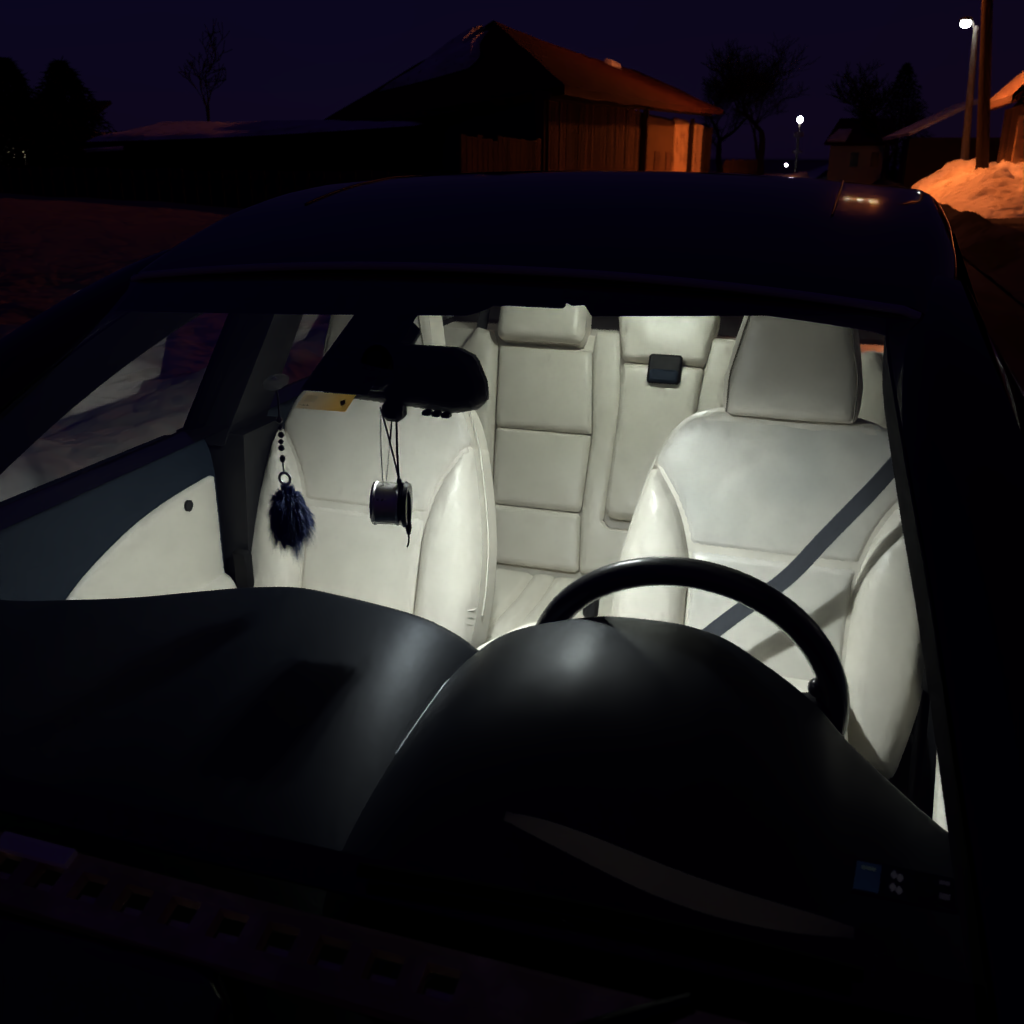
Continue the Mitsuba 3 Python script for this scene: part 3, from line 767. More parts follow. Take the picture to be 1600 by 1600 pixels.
# side frames above the windows (cant rail), B and C pillars
for sg in (-1, 1):
    nm = "door" if sg < 0 else "driver_door"
    rail = np.array([[float(q) for q in roof(np.array(sg * 0.985), np.array(yy), 0.03)] for yy in np.linspace(0.85, 2.5, 30)])
    add(C("cant_rail"), tube(rail + [sg * -0.01, 0, 0], 0.030, 10), "mat_soft_black", smooth=True)
    def bp(y0, y1, x_top, x_bot, zt, zb, th):
        a = [(x_bot, y0[0], zb), (x_bot, y0[1], zb), (x_bot - th, y0[1], zb), (x_bot - th, y0[0], zb)]
        b = [(x_top, y1[0], zt), (x_top, y1[1], zt), (x_top - th, y1[1], zt), (x_top - th, y1[0], zt)]
        aa, bb = np.array(a), np.array(b)
        return loft([[(sg * p[0], p[1], p[2]) for p in aa + (bb - aa) * t] for t in np.linspace(0, 1, 8)])
    add(C("middle_pillar"), bp((1.275, 1.43), (1.36, 1.47), 0.600, 0.795, 1.385, 0.93, 0.075), "mat_trim_grey", smooth=35)
    add(C("middle_pillar__lower_trim"), bp((1.265, 1.45), (1.285, 1.44), 0.765, 0.79, 0.955, 0.28, 0.09), "mat_trim_grey", smooth=35)
    add(C("middle_pillar__belt_guide"), box((sg * 0.690, 1.262, 0.66), (0.045, 0.022, 0.10), None, 0.010), "mat_black_plastic", smooth=40)
    add(C("rear_pillar"), bp((2.24, 2.95), (2.22, 2.52), 0.585, 0.80, 1.37, 0.95, 0.06), "mat_pillar_cloth", smooth=35, label="pale cloth covered rear pillar")
    # body side shell
    ys_ = np.linspace(-1.6, 3.4, 50)
    prof = [(0.70, 0.965), (0.80, 0.955), (0.868, 0.925), (0.905, 0.82), (0.915, 0.62), (0.905, 0.40), (0.85, 0.22)]
    def side(u, v):
        x = np.interp(v, np.linspace(0, 1, 7), [p[0] for p in prof]) - 0.10 * np.clip((-u - 0.6) / 1.0, 0, 1) ** 2 - 0.12 * np.clip((u - 2.6) / 0.8, 0, 1) ** 2
        z = np.interp(v, np.linspace(0, 1, 7), [p[1] for p in prof]) + np.where(v < 0.5, 0.02 * np.clip((u - 0.2) / 2.6, 0, 1) - 0.12 * np.clip((-u) / 1.6, 0, 1), 0)
        return sg * x, u, z
    front = ys_[ys_ < 0.25]
    add(C("front_wing"), grid(np.linspace(-1.6, 0.2, 20), np.linspace(0, 1, 25), side), "mat_paint", smooth=True)
    add(C("rear_wing"), grid(np.linspace(2.32, 3.4, 16), np.linspace(0, 1, 25), side), "mat_paint", smooth=True)
    # doors: outer skin, inner trim, cream insert, armrest, handle, glass
    for (ya, yb, first) in ((0.205, 1.33, True), (1.335, 2.315, False)):
        dk = add(C("door"), grid(np.linspace(ya, yb, 24), np.linspace(0, 1, 25), side), "mat_paint", smooth=True)
        add(f"{dk}__outer_handle", box((sg * 0.918, yb - 0.16, 0.80), (0.03, 0.19, 0.028), None, 0.012), "mat_paint", smooth=40)
        zs = 0.957
        add(f"{dk}__trim_panel", loft([[(sg * (0.742 + 0.002), yy, 0.26), (sg * 0.742, yy, 0.86), (sg * 0.748, yy, 0.915), (sg * 0.762, yy, 0.950), (sg * 0.785, yy, zs), (sg * 0.86, yy, zs - 0.015), (sg * 0.86, yy, 0.26)] for yy in np.linspace(ya - 0.02, yb - 0.06 if first else yb, 14)]), "mat_door_dark", smooth=40)
        xt, xb = 0.612, 0.800
        y1t, y2t = (0.80, 1.345) if first else (1.45, 2.16)
        def pane(u, v):
            yy = (ya + 0.02) * (1 - u) + (yb - 0.05) * u
            yt = y1t * (1 - u) + y2t * u
            yy = yy * (1 - v) + yt * v
            x = xb + (xt - xb) * v + 0.018 * np.sin(np.pi * v)
            zt = 1.372 - 0.055 * (1 - u) * first
            return sg * x, yy, zs - 0.01 + (zt - zs) * v
        add(f"{dk}__window", grid(np.linspace(0, 1, 16), np.linspace(0, 1, 12), pane), "mat_glass", smooth=True)
        if first:
            fr = np.array([[sg * (xb + (xt - xb) * v - 0.012), 1.272 + (1.352 - 1.272) * v, zs + (1.375 - zs) * v] for v in np.linspace(0, 1, 12)])
            add(f"{dk}__window_frame", tube(fr, 0.020, 8), "mat_soft_black", smooth=True)
            mapd = lambda u, v, w: (sg * (0.7405 - w), u, v)
            ins = [(0.55, 0.50), (0.60, 0.585), (0.70, 0.695), (0.807, 0.782), (0.894, 0.820), (1.044, 0.858), (1.15, 0.869), (1.257, 0.873), (1.257, 0.50)]
            ip = np.array(ins)
            arc = spline(ip[:8], 30)
            add(f"{dk}__insert", cushion(np.vstack([arc, ip[8:]]), 0.010, 0.012, mapd, back=0.0, q=0.003, step=0.02), "mat_leather", smooth=45, label="cream leather door insert with an arched top")
            # armrest: a long rounded shelf
            ar = []
            for yy in np.linspace(0.62, 1.265, 26):
                e = min(1, (yy - 0.615) / 0.10, (1.27 - yy) / 0.03) ** 0.5
                xin = 0.742 - (0.045 + 0.045 * np.clip((1.25 - yy) / 0.4, 0, 1)) * e
                zt = 0.628 + 0.012 * np.clip((yy - 0.8) / 0.4, 0, 1)
                ar.append([(sg * 0.742, yy, zt + 0.018), (sg * (xin + 0.02), yy, zt + 0.010), (sg * (xin + 0.006), yy, zt + 0.002), (sg * xin, yy, zt - 0.012), (sg * (xin + 0.012), yy, zt - 0.045), (sg * 0.742, yy, zt - 0.09)])
            add(f"{dk}__armrest", loft(ar), "mat_leather", smooth=60)
            cap = trimesh.creation.cylinder(radius=0.0115, height=0.008, sections=24)
            cap.apply_transform(roty(math.pi / 2))
            cap.apply_translation((sg * 0.730, 1.153, 0.840))
            add(f"{dk}__lock_button", cap, "mat_trim_grey", smooth=40)
            add(f"{dk}__door_pull", tube([(sg * 0.735, 0.66, 0.80), (sg * 0.715, 0.70, 0.775), (sg * 0.715, 0.76, 0.745), (sg * 0.735, 0.80, 0.725)], 0.008, 8), "mat_trim_grey", smooth=True)
    # door mirrors
    mm = trimesh.creation.icosphere(subdivisions=3, radius=1.0)
    mm.apply_scale((0.12, 0.07, 0.075))
    mm.apply_translation((sg * 1.0, 0.42, 1.02))
    mk = add(C("door_mirror"), mm, "mat_paint", smooth=True)
    add(f"{mk}__stalk", box((sg * 0.865, 0.43, 0.965), (0.14, 0.05, 0.03), None, 0.01), "mat_black_plastic")

# bonnet, cowl, boot, rear glass, floor
def bonnet(u, v):
    z = 0.945 - 0.05 * (np.abs(u) / 0.75) ** 2 - 0.16 * np.clip((-v) / 1.4, 0, 1) ** 1.6 + 0.012 * np.exp(-((np.abs(u) - 0.42) / 0.06) ** 2)
    return u * (1 - 0.08 * np.clip(-v / 1.4, 0, 1)), v, z - 0.012
add(C("bonnet"), grid(np.linspace(-0.76, 0.76, 60), np.linspace(-1.45, -0.02, 40), bonnet), "mat_paint", smooth=True)
def cover(u, v, w):
    return u, v, 0.952 + w - 0.02 * (np.abs(u) / 0.6) ** 2
cv = [(-0.62, -0.12), (-0.60, 0.02), (-0.3, 0.050), (0.075, 0.056), (0.100, 0.035), (0.110, -0.01), (0.100, -0.12)]
add(C("filter_cover"), cushion(cv, 0.012, 0.016, cover, back=0.02, q=0.012, step=0.014), "mat_paint", smooth=50, label="glossy dark cover below the cowl vents")
add(C("cowl_tray"), box((0.37, -0.04, 0.925), (0.52, 0.15, 0.02), rotx(0.12), 0.006), "mat_soft_black", smooth=40)
# cowl grille: a strip with square openings
def strip_box(x0, x1, y0, y1, z0, z1):
    return manifold3d.Manifold.cube([x1 - x0, y1 - y0, z1 - z0]).translate([x0, y0, z0])
cow = strip_box(-0.66, 0.66, -0.026, 0.026, -0.006, 0.006)
slots = []
for i in range(26):
    x = -0.375 + 0.0405 * i
    if x > 0.262: break
    cow = cow - strip_box(x - 0.0125, x + 0.0125, -0.009, 0.013, -0.02, 0.02)
    slots.append(x)
mf = cow.to_mesh()
cm = trimesh.Trimesh(np.array(mf.vert_properties)[:, :3], np.array(mf.tri_verts), process=False).subdivide_to_size(0.06)
def bend(m):
    v = m.vertices
    x = v[:, 0].copy()
    yy, z = v[:, 1].copy(), v[:, 2].copy()
    a = math.radians(16)
    m.vertices = np.stack([x, 0.078 + yy * math.cos(a) - z * math.sin(a) + 0.03 * (np.abs(x) / 0.6) ** 2 - 0.012 * x, 0.968 + yy * math.sin(a) + z * math.cos(a) - 0.024 * (np.abs(x) / 0.6) ** 2], -1)
    return m
gk = add(C("cowl_grille"), bend(cm), "mat_cowl")
for x in slots:
    add(f"{gk}__slot_ledge", bend(trimesh.creation.box((0.021, 0.010, 0.004), trimesh.transformations.translation_matrix((x, -0.003, -0.009)))), "mat_slot")
add(f"{gk}__water_channel", bend(trimesh.creation.box((1.30, 0.05, 0.004), trimesh.transformations.translation_matrix((0, 0, -0.03)))), "mat_black_plastic")
add(f"{gk}__edge_strip", bend(trimesh.creation.box((0.070, 0.014, 0.006), trimesh.transformations.translation_matrix((-0.113, 0.018, 0.009)))), "mat_slot", label="dusty light strip at the passenger end")
# wiper
wp = np.array([[float(q) for q in ws(xx, vv, 0.016)] for xx, vv in np.stack([np.linspace(0.16, 0.50, 20), 0.066 + 0.006 * np.sin(np.linspace(0, 3, 20))], -1)])
wk = add(C("wiper"), tube(wp, 0.005, 6), "mat_soft_black", smooth=True)
add(f"{wk}__arm", tube([(0.30, 0.03, 0.975), (0.36, 0.055, 1.000), (0.40, 0.075, 1.012)], [0.012, 0.009, 0.006], 8), "mat_black_plastic", smooth=True)
wc = trimesh.creation.cylinder(radius=0.017, height=0.02, sections=20)
wc.apply_translation((0.30, 0.03, 0.975))
add(f"{wk}__pivot_cap", wc, "mat_cowl", smooth=40)
def rear_glass(u, v):
    return u * (0.56 + 0.09 * v), 2.5 + 0.62 * v, 1.385 - 0.33 * v
add(C("rear_window"), grid(np.linspace(-1, 1, 20), np.linspace(0, 1, 12), rear_glass), "mat_glass", smooth=True)
add(C("boot_lid"), grid(np.linspace(-0.75, 0.75, 20), np.linspace(3.1, 3.45, 8), lambda u, v: (u, v, 1.06 - 0.04 * (u / 0.75) ** 2 - 0.05 * (v - 3.1))), "mat_paint", smooth=True)
add(C("rear_bumper"), box((0, 3.42, 0.6), (1.6, 0.08, 0.85), None, 0.04), "mat_paint", smooth=40)
add(C("front_bumper"), box((0, -1.62, 0.5), (1.6, 0.10, 0.5), None, 0.04), "mat_paint", smooth=40)
add(C("parcel_shelf"), box((0, 2.72, 1.015), (1.34, 0.75, 0.03), None, 0.01), "mat_carpet")
add(C("floor_pan"), box((0, 1.2, 0.22), (1.7, 3.2, 0.04)), "mat_carpet")
add(C("bulkhead"), box((0, 0.02, 0.55), (1.5, 0.04, 0.74)), "mat_carpet")
add(C("rear_bulkhead"), box((0, 2.62, 0.62), (1.4, 0.04, 0.75)), "mat_carpet")
for (xx, yy) in ((-0.78, -0.85), (0.78, -0.85), (-0.78, 2.04), (0.78, 2.04)):
    ty = trimesh.creation.torus(major_radius=0.255, minor_radius=0.068, major_sections=40, minor_sections=14)
    ty.apply_transform(roty(math.pi / 2))
    ty.apply_translation((xx, yy, 0.325))
    wk2 = add(C("wheel"), ty, "mat_rubber", smooth=True)
    rm = join([trimesh.creation.cylinder(radius=0.06, height=0.14, sections=20)] + [trimesh.creation.box((0.045, 0.40, 0.05), rotz(a)) for a in np.arange(5) * math.pi / 5])
    rm.apply_transform(roty(math.pi / 2))
    rm.apply_translation((xx, yy, 0.325))
    add(f"{wk2}__rim", rm, "mat_chrome_dull")

# ------------------------------------------------------------------ dashboard
pad = interp([(-0.80, .848), (-0.718, .853), (-0.596, .871), (-0.48, .892), (-0.37, .917), (-0.265, .939), (-0.196, .947), (-0.149, .944), (-0.084, .938), (-0.03, .930), (0.02, .912), (0.051, .893), (0.10, .850), (0.18, .78), (0.8, .74)])
def dash_pad(u, v):
    # v: 0 at the glass, 1 at the crest, up to 1.5 rolling down the cabin side
    yc = 0.66
    f = np.clip(v, 0, 1)
    z1 = pad(u)
    z = z1 - (z1 - 0.80) * (0.35 * (1 - f) + 0.65 * (1 - f) ** 2)
    yy = 0.10 + (yc - 0.10) * f
    r = np.clip(v - 1, 0, 0.5) / 0.5
    yy = yy + 0.05 * np.sin(r * np.pi / 2)
    z = z - 0.10 * (1 - np.cos(r * np.pi / 2)) - np.where(r >= 1, 0.22, 0)
    return u, yy, z
add(C("dashboard"), grid(np.linspace(-0.80, 0.72, 90), np.r_[np.linspace(0, 0.98, 34), np.linspace(1, 1.5, 14), 1.500001], dash_pad), "mat_dash_pad", smooth=True, label="dark grained dashboard pad in front of the passenger")
hood = interp([(-0.02, .80), (0.02, .855), (0.048, .90), (0.072, .928), (0.112, .962), (0.174, .986), (0.242, 1.001), (0.307, 1.003), (0.35, .998), (0.415, .969), (0.473, .931), (0.505, .90), (0.574, .848), (0.66, .79), (0.76, .75)])
def dash_hood(u, v):
    f = np.clip(v, 0, 1)
    z1 = hood(u)
    z = z1 - (z1 - 0.80) * (1 - f) ** 2.6
    yy = 0.20 + 0.40 * f
    r = np.clip(v - 1, 0, 0.5) / 0.5
    yy = yy + 0.025 * np.sin(r * np.pi / 2)
    z = z - 0.05 * (1 - np.cos(r * np.pi / 2)) - np.where(r >= 1, 0.16, 0)
    return u, yy - 0.03 * np.clip(np.abs(u - 0.28) / 0.3, 0, 1) ** 2, z
add(C("instrument_hood"), grid(np.linspace(-0.02, 0.76, 90), np.r_[np.linspace(0, 0.98, 40), np.linspace(1, 1.5, 14), 1.500001], dash_hood), "mat_dash", smooth=True, label="dark hood over the instruments behind the steering wheel")
def zpad(x, y):
    f = np.clip((y - 0.10) / 0.56, 0, 1)
    z1 = float(pad(x))
    return z1 - (z1 - 0.80) * (0.35 * (1 - f) + 0.65 * (1 - f) ** 2)
def zhood(x, y):
    f = np.clip((y + 0.03 * min(1, abs(x - 0.28) / 0.3) ** 2 - 0.20) / 0.40, 0, 1)
    z1 = float(hood(x))
    return z1 - (z1 - 0.80) * (1 - f) ** 2.6
ed = []
for y_ in np.linspace(0.575, 0.44, 16):
    xs_ = np.linspace(0.0, 0.14, 200)
    dz = np.array([zhood(x_, y_) - zpad(x_, y_) for x_ in xs_])
    x_ = xs_[np.argmax(dz > 0)]
    ed.append((x_, y_, zpad(x_, y_) + 0.0012))
ed = [(0.057, 0.645, 0.894), (0.055, 0.615, 0.897)] + ed[1:]
scene["mat_seam_light"] = princ((0.30, 0.32, 0.35), 0.4, 0.4)
add(C("instrument_hood__edge_seam"), tube(spline(ed, 30), 0.0012, 6), "mat_seam_light", smooth=True)
# defroster strip along the base of the glass, driver's side
def defrost(u, v):
    w = np.sin(np.pi * np.clip(u, 0.02, 0.98)) ** 0.5
    x = 0.205 + 0.30 * u
    yy = 0.305 - 0.045 * u + 0.01 * np.cos(u * 5)
    return x, yy - 0.006 + 0.017 * (v - 0.5) * 2 * w, 0.930 + 0.004 * v + 0 * u
add(C("defroster_strip"), grid(np.linspace(0, 1, 40), np.linspace(0, 1, 5), defrost), "mat_vent", smooth=True, label="thin curved grey brown strip under the lower glass")
k = add(C("dashboard__fascia"), box((0.0, 0.65, 0.55), (1.46, 0.06, 0.36), None, 0.03), "mat_door_dark", smooth=40)

# ------------------------------------------------------------------ steering wheel
WC = np.array([0.316, 0.660, 0.882])
tilt = 0.20
def onwheel(m):
    m.apply_transform(rotx(math.pi / 2))         # axis towards -y
    m.apply_transform(rotx(tilt))
    m.apply_translation(WC)
    return m
rim = trimesh.creation.torus(major_radius=0.178, minor_radius=0.0165, major_sections=120, minor_sections=24)
sk = add(C("steering_wheel"), onwheel(rim), "mat_wheel_leather", smooth=True, label="black leather steering wheel rim")
hub = trimesh.creation.icosphere(subdivisions=3, radius=1.0)
hub.apply_scale((0.075, 0.065, 0.035))
add(f"{sk}__hub", onwheel(hub), "mat_black_plastic", smooth=True)
for a in (0.08, math.pi - 0.08, -math.pi / 2):
    sp = tube([(0.05 * math.cos(a), 0.05 * math.sin(a), 0.0), (0.12 * math.cos(a), 0.12 * math.sin(a), 0.004), (0.172 * math.cos(a), 0.172 * math.sin(a), 0)], [0.022, 0.015, 0.019], 12)
    add(f"{sk}__spoke", onwheel(sp), "mat_black_plastic", smooth=True)
for a in (0.27, math.pi - 0.27):
    sp = trimesh.creation.icosphere(subdivisions=2, radius=0.012)
    sp.apply_translation((0.162 * math.cos(a), 0.162 * math.sin(a), 0.002))
    add(f"{sk}__thumb_rest", onwheel(sp), "mat_black_gloss", smooth=True)
sc = trimesh.creation.cylinder(radius=0.045, height=0.16, sections=24)
sc.apply_translation((0, 0, 0.09))
add(C("steering_column"), onwheel(sc), "mat_black_plastic", smooth=40)

# ------------------------------------------------------------------ front seats
half_ = interp([(.40, .245), (.50, .272), (.57, .285), (.65, .290), (.73, .286), (.80, .274), (.89, .252), (.93, .240), (.98, .218), (1.01, .200), (1.03, .175), (1.048, .12)])
inner_ = interp([(.42, .150), (.65, .148), (.75, .150), (.815, .165), (.87, .190), (.905, .215), (.935, .238)])
def seat(name, cx, lab, ks=1.0):
    half = lambda z: half_(z) * ks
    inner = lambda z: inner_(z) * ks
    def m(u, v, w):
        y0 = 1.40 + 0.35 * (v - 0.85) + 0.9 * (u / 0.29) ** 2 * 0.012
        return cx + u, y0 - w * 0.944, v + w * 0.33
    zs = np.linspace(0.42, 1.046, 40)
    outl = [(half(z), z) for z in zs] + [(-half(z), z) for z in zs[::-1]]
    k = add(C("seat"), cushion([(x * 0.985, z - 0.004) for x, z in outl], 0.012, 0.02, m, back=0.12, step=0.016), "mat_leather", smooth=50, label=lab)
    SZ = 0.785
    # upper panel, spreading over the bolsters to the shoulders
    zb = np.linspace(SZ + 0.004, 0.932, 16)
    zt = np.linspace(0.94, 1.046, 14)
    r = [(inner(z) - 0.001, z) for z in zb] + [(half(z), z) for z in zt]
    up = r + [(-x, z) for x, z in r[::-1]]
    def m_up(u, v, w):
        bend_ = 0.018 * np.clip((v - 0.97) / 0.08, 0, 1) ** 2
        return m(u, v, w + 0.002 - bend_)
    add(f"{k}__upper_panel", cushion(up, 0.015, 0.019, m_up, back=0.02, step=0.013, q=0.006, crown=0.006, wr=0.0022, seed=3 + (cx > 0)), "mat_leather_worn" if cx > 0 else "mat_leather", smooth=50)
    zl = np.linspace(0.43, SZ, 14)
    lo = [(inner(z) - 0.001, z) for z in zl] + [(-inner(z) + 0.001, z) for z in zl[::-1]]
    add(f"{k}__lower_panel", cushion(lo, 0.016, 0.017, lambda u, v, w: m(u, v, w + 0.002), back=0.02, step=0.013, q=0.005, crown=0.006, wr=0.0022, seed=5 + (cx > 0)), "mat_leather_worn" if cx > 0 else "mat_leather", smooth=50)
    for s in (-1, 1):
        zz = np.linspace(0.43, 0.932, 26)
        bo = [(s * (half(z) + 0.002), z) for z in zz] + [(s * (inner(z) + 0.001), z) for z in zz[::-1]]
        def mb(u, v, w):
            return m(u, v, w + 0.004)
        add(f"{k}__bolster", cushion(bo, 0.062, 0.055, mb, back=0.10, step=0.012, q=0.004, wr=0.002, seed=8 + s), "mat_leather", smooth=50)
        pi = np.array([[float(q) for q in m(s * (half(z) + 0.0065), z, -0.022)] for z in np.linspace(0.60, 1.0, 50)])
        add(f"{k}__piping", tube(pi, 0.0022, 6), "mat_piping", smooth=True)
    # cushion
    def mc(u, v, w):
        return cx + u, v, 0.575 + w + 0.05 * np.clip((1.25 - v) / 0.45, 0, 1)
    add(f"{k}__cushion", cushion([(-.16, .80), (.16, .80), (.155, 1.29), (-.155, 1.29)], 0.02, 0.03, mc, back=0.15, step=0.02, crown=0.005), "mat_leather", smooth=50)
    # headrest
    hx = cx + (0.002 if cx > 0 else 0)
    def mh(u, v, w):
        return hx + u, 1.452 + 0.2 * (v - 1.05) - w + 0.5 * u * u, v
    hp = [(-.118, 1.036), (.118, 1.036), (.124, 1.06), (.125, 1.10), (.112, 1.17), (.098, 1.225), (.085, 1.240), (-.085, 1.240), (-.098, 1.225), (-.112, 1.17), (-.125, 1.10), (-.124, 1.06)]
    add(f"{k}__headrest", cushion(hp, 0.028, 0.030, mh, back=0.07, step=0.012, q=0.012, crown=0.008), "mat_leather", smooth=50)
    for s in (-1, 1):
        sd = np.array([[float(q) for q in mh(s * x, z, 0.026)] for x, z in ((.1135, 1.045), (.114, 1.10), (.101, 1.17), (.088, 1.225))])
        add(f"{k}__headrest_seam", tube(spline(sd, 20), 0.0015, 6), "mat_seam", smooth=True)
        add(f"{k}__headrest_post", tube([(hx + s * .06, 1.50, 1.00), (hx + s * .06, 1.52, 1.08)], 0.007, 8), "mat_chrome", smooth=True)
    return k
seat("seat", -0.450, "cream leather front passenger seat", 0.92)
seat("seat", 0.390, "cream leather driver's seat with the belt across it")

# driver's belt: a flat webbing from the pillar to the buckle, floating in front of the backrest
bp = np.array([(0.640, 1.400, 1.085), (0.587, 1.352, 1.010), (0.560, 1.338, 0.970), (0.479, 1.305, 0.864), (0.422, 1.280, 0.790), (0.340, 1.253, 0.717), (0.299, 1.240, 0.678), (0.20, 1.215, 0.575)])
bp = bp + (CAM - bp) / np.linalg.norm(CAM - bp, axis=1, keepdims=True) * np.array([0.030, 0.034, 0.030, 0.016, 0.010, 0.004, 0.0, 0.0])[:, None]
bp = spline(bp, 40)
def webbing(pts, w, th=0.0015):
    t = np.gradient(pts, axis=0)
    t /= np.linalg.norm(t, axis=1, keepdims=True)
    n0 = np.array([0.12, -0.93, 0.33])
    rings = []
    for i, (p, d) in enumerate(zip(pts, t)):
        tw = 0.9 * max(0, 1 - i / 12)          # twisted where it comes off the pillar
        sdir = np.cross(d, n0); sdir /= np.linalg.norm(sdir)
        nn = np.cross(sdir, d)
        sdir = sdir * math.cos(tw) + nn * math.sin(tw)
        nn = np.cross(sdir, d)
        rings.append([p + sdir * w / 2 + nn * th, p - sdir * w / 2 + nn * th, p - sdir * w / 2 - nn * th, p + sdir * w / 2 - nn * th])
    return loft(rings)
add(C("seat_belt"), webbing(bp, 0.029), "mat_belt", smooth=35, label="grey blue belt running across the driver's seat")
# armrest between the front seats
def mconsole(u, v, w):
    return u, v, 0.592 + w + 0.01 * np.sin((v - 1.0) * 5)
add(C("centre_console"), box((-0.03, 0.95, 0.44), (0.24, 0.75, 0.24), None, 0.02), "mat_door_dark", smooth=40)
add(C("centre_console__armrest"), cushion([(-.135, 1.02), (.075, 1.02), (.075, 1.335), (-.02, 1.335), (-.075, 1.29), (-.135, 1.17)], 0.022, 0.022, mconsole, back=0.05, step=0.012, q=0.02), "mat_leather", smooth=50)
add(C("belt_buckle"), box((0.055, 1.33, 0.655), (0.03, 0.02, 0.045), rotx(-0.3), 0.006), "mat_black_plastic", smooth=40)

# ------------------------------------------------------------------ rear seat
def rb(u, v, w):
    y0 = 2.15 + 0.45 * (v - 0.85)
    return u, y0 - w * 0.912, v + w * 0.41
rk = add(C("rear_seat"), loft([[(-0.62, float(rb(0, z, 0)[1]) + 0.02, z), (0.62, float(rb(0, z, 0)[1]) + 0.02, z), (0.62, float(rb(0, z, 0)[1]) + 0.14, z), (-0.62, float(rb(0, z, 0)[1]) + 0.14, z)] for z in np.linspace(0.40, 1.03, 10)]), "mat_leather", smooth=35, label="cream leather rear bench with a folding centre armrest")
def rear_panel(name, pts, h, r, q=0.006, crown=0.004, seed=0, back=0.05, off=0.0):
    add(f"{rk}__{name}", cushion(pts, h, r, lambda u, v, w: rb(u, v, w + off), back=back, step=0.014, q=q, crown=crown, seed=seed, wr=0.002), "mat_leather", smooth=50)
E_ = [(0.44, -0.375, -0.121), (0.586, -0.388, -0.136), (0.588, -0.388, -0.136), (0.782, -0.407, -0.133), (0.784, -0.407, -0.133), (0.995, -0.428, -0.160)]
for a, b, sd in ((E_[0], E_[1], 1), (E_[2], E_[3], 2), (E_[4], E_[5], 3)):
    rear_panel("backrest_panel", [(a[1], a[0]), (a[2], a[0]), (b[2], b[0]), (b[1], b[0])], 0.013, 0.013, seed=sd, crown=0.008)
    rear_panel("backrest_panel", [(0.07 - a[1], a[0]), (0.07 - a[2], a[0]), (0.07 - b[2], b[0]), (0.07 - b[1], b[0])], 0.013, 0.013, seed=sd + 5, crown=0.008)
rear_panel("side_bolster", [(-.378, .44), (-.410, .78), (-.431, .995), (-.45, 1.03), (-.50, 1.04), (-.56, .95), (-.58, .7), (-.54, .44)], 0.035, 0.04, seed=11, off=-0.004)
rear_panel("side_bolster", [(.448, .44), (.480, .78), (.501, .995), (.52, 1.03), (.57, 1.04), (.63, .95), (.65, .7), (.61, .44)], 0.035, 0.04, seed=12, off=-0.004)
rear_panel("centre_panel", [(-.119, .44), (-.133, .586), (-.130, .784), (-.156, 0.995), (-.155, 1.045), (-.088, 1.045), (-.062, .84), (-.072, .575), (-.055, .56), (.125, .56), (.142, .575), (.132, .84), (.158, 1.045), (.225, 1.045), (.226, .995), (.2, .784), (.203, .586), (.189, .44)], 0.012, 0.016, seed=13, crown=0.003)
for s, x0 in ((1, -.305), (-1, .375)):
    hp = [(-.118, 1.004), (.118, 1.004), (.126, 1.03), (.122, 1.10), (.10, 1.135), (-.10, 1.135), (-.122, 1.10), (-.126, 1.03)]
    add(f"{rk}__headrest", cushion([(x0 + u, v) for u, v in hp], 0.03, 0.03, lambda u, v, w: rb(u, v, w + 0.03), back=0.07, step=0.014, q=0.015, crown=0.006), "mat_leather", smooth=50)
arm = [(-.070, .600), (-.066, .80), (-.070, .968), (.150, .968), (.140, .80), (.140, .600), (.118, .582), (-.05, .582)]
rear_panel("armrest", arm, 0.030, 0.016, q=0.010, seed=21, crown=0.006, off=0.004)
rear_panel("armrest_pad", [(-.071, .971), (-.096, 1.075), (-.094, 1.11), (.172, 1.11), (.170, 1.075), (.150, .971)], 0.032, 0.016, q=0.008, seed=22, crown=0.004, off=0.004)
def rbox(c, s, rot=0.0, off=0.0, bev=0.004):
    m_ = box((0, 0, 0), s, None, bev)
    m_.apply_transform(rotx(-math.atan(0.45)))
    p = rb(np.array(c[0]), np.array(c[1]), np.array(off))
    m_.apply_translation([float(q) for q in p])
    return m_
hk = f"{rk}__release_handle"
add(hk, rbox((0.050, 0.952), (0.088, 0.014, 0.078), off=0.045, bev=0.006), "mat_black_plastic", smooth=40, label="black release handle with a blue grey lid")
add(f"{rk}__handle_lid", rbox((0.050, 0.934), (0.076, 0.014, 0.034), off=0.053, bev=0.006), "mat_door_dark", smooth=40)
def mrc(u, v, w):
    return u, v, 0.415 + w + 0.03 * np.clip((1.8 - v) / 0.3, 0, 1)
xs_ = [-0.55, -0.375, -0.245, -0.185, -0.115]
for a, b in zip(xs_[:-1], xs_[1:]):
    add(f"{rk}__cushion", cushion([(a, 1.48), (b, 1.48), (b, 1.965), (a, 1.965)], 0.016, 0.03, mrc, back=0.15, step=0.02, q=0.004, wr=0.003), "mat_leather", smooth=50)
add(f"{rk}__cushion", cushion([(-.112, 1.48), (.62, 1.48), (.62, 1.965), (-.112, 1.965)], 0.02, 0.03, mrc, back=0.15, step=0.025), "mat_leather", smooth=50)
# dark belt guide beside the rear seat
add(C("rear_belt"), webbing(spline([(-0.50, 2.34, 1.16), (-0.492, 2.255, 1.05), (-0.50, 2.19, 0.93)], 14), 0.030), "mat_black_plastic", smooth=35)

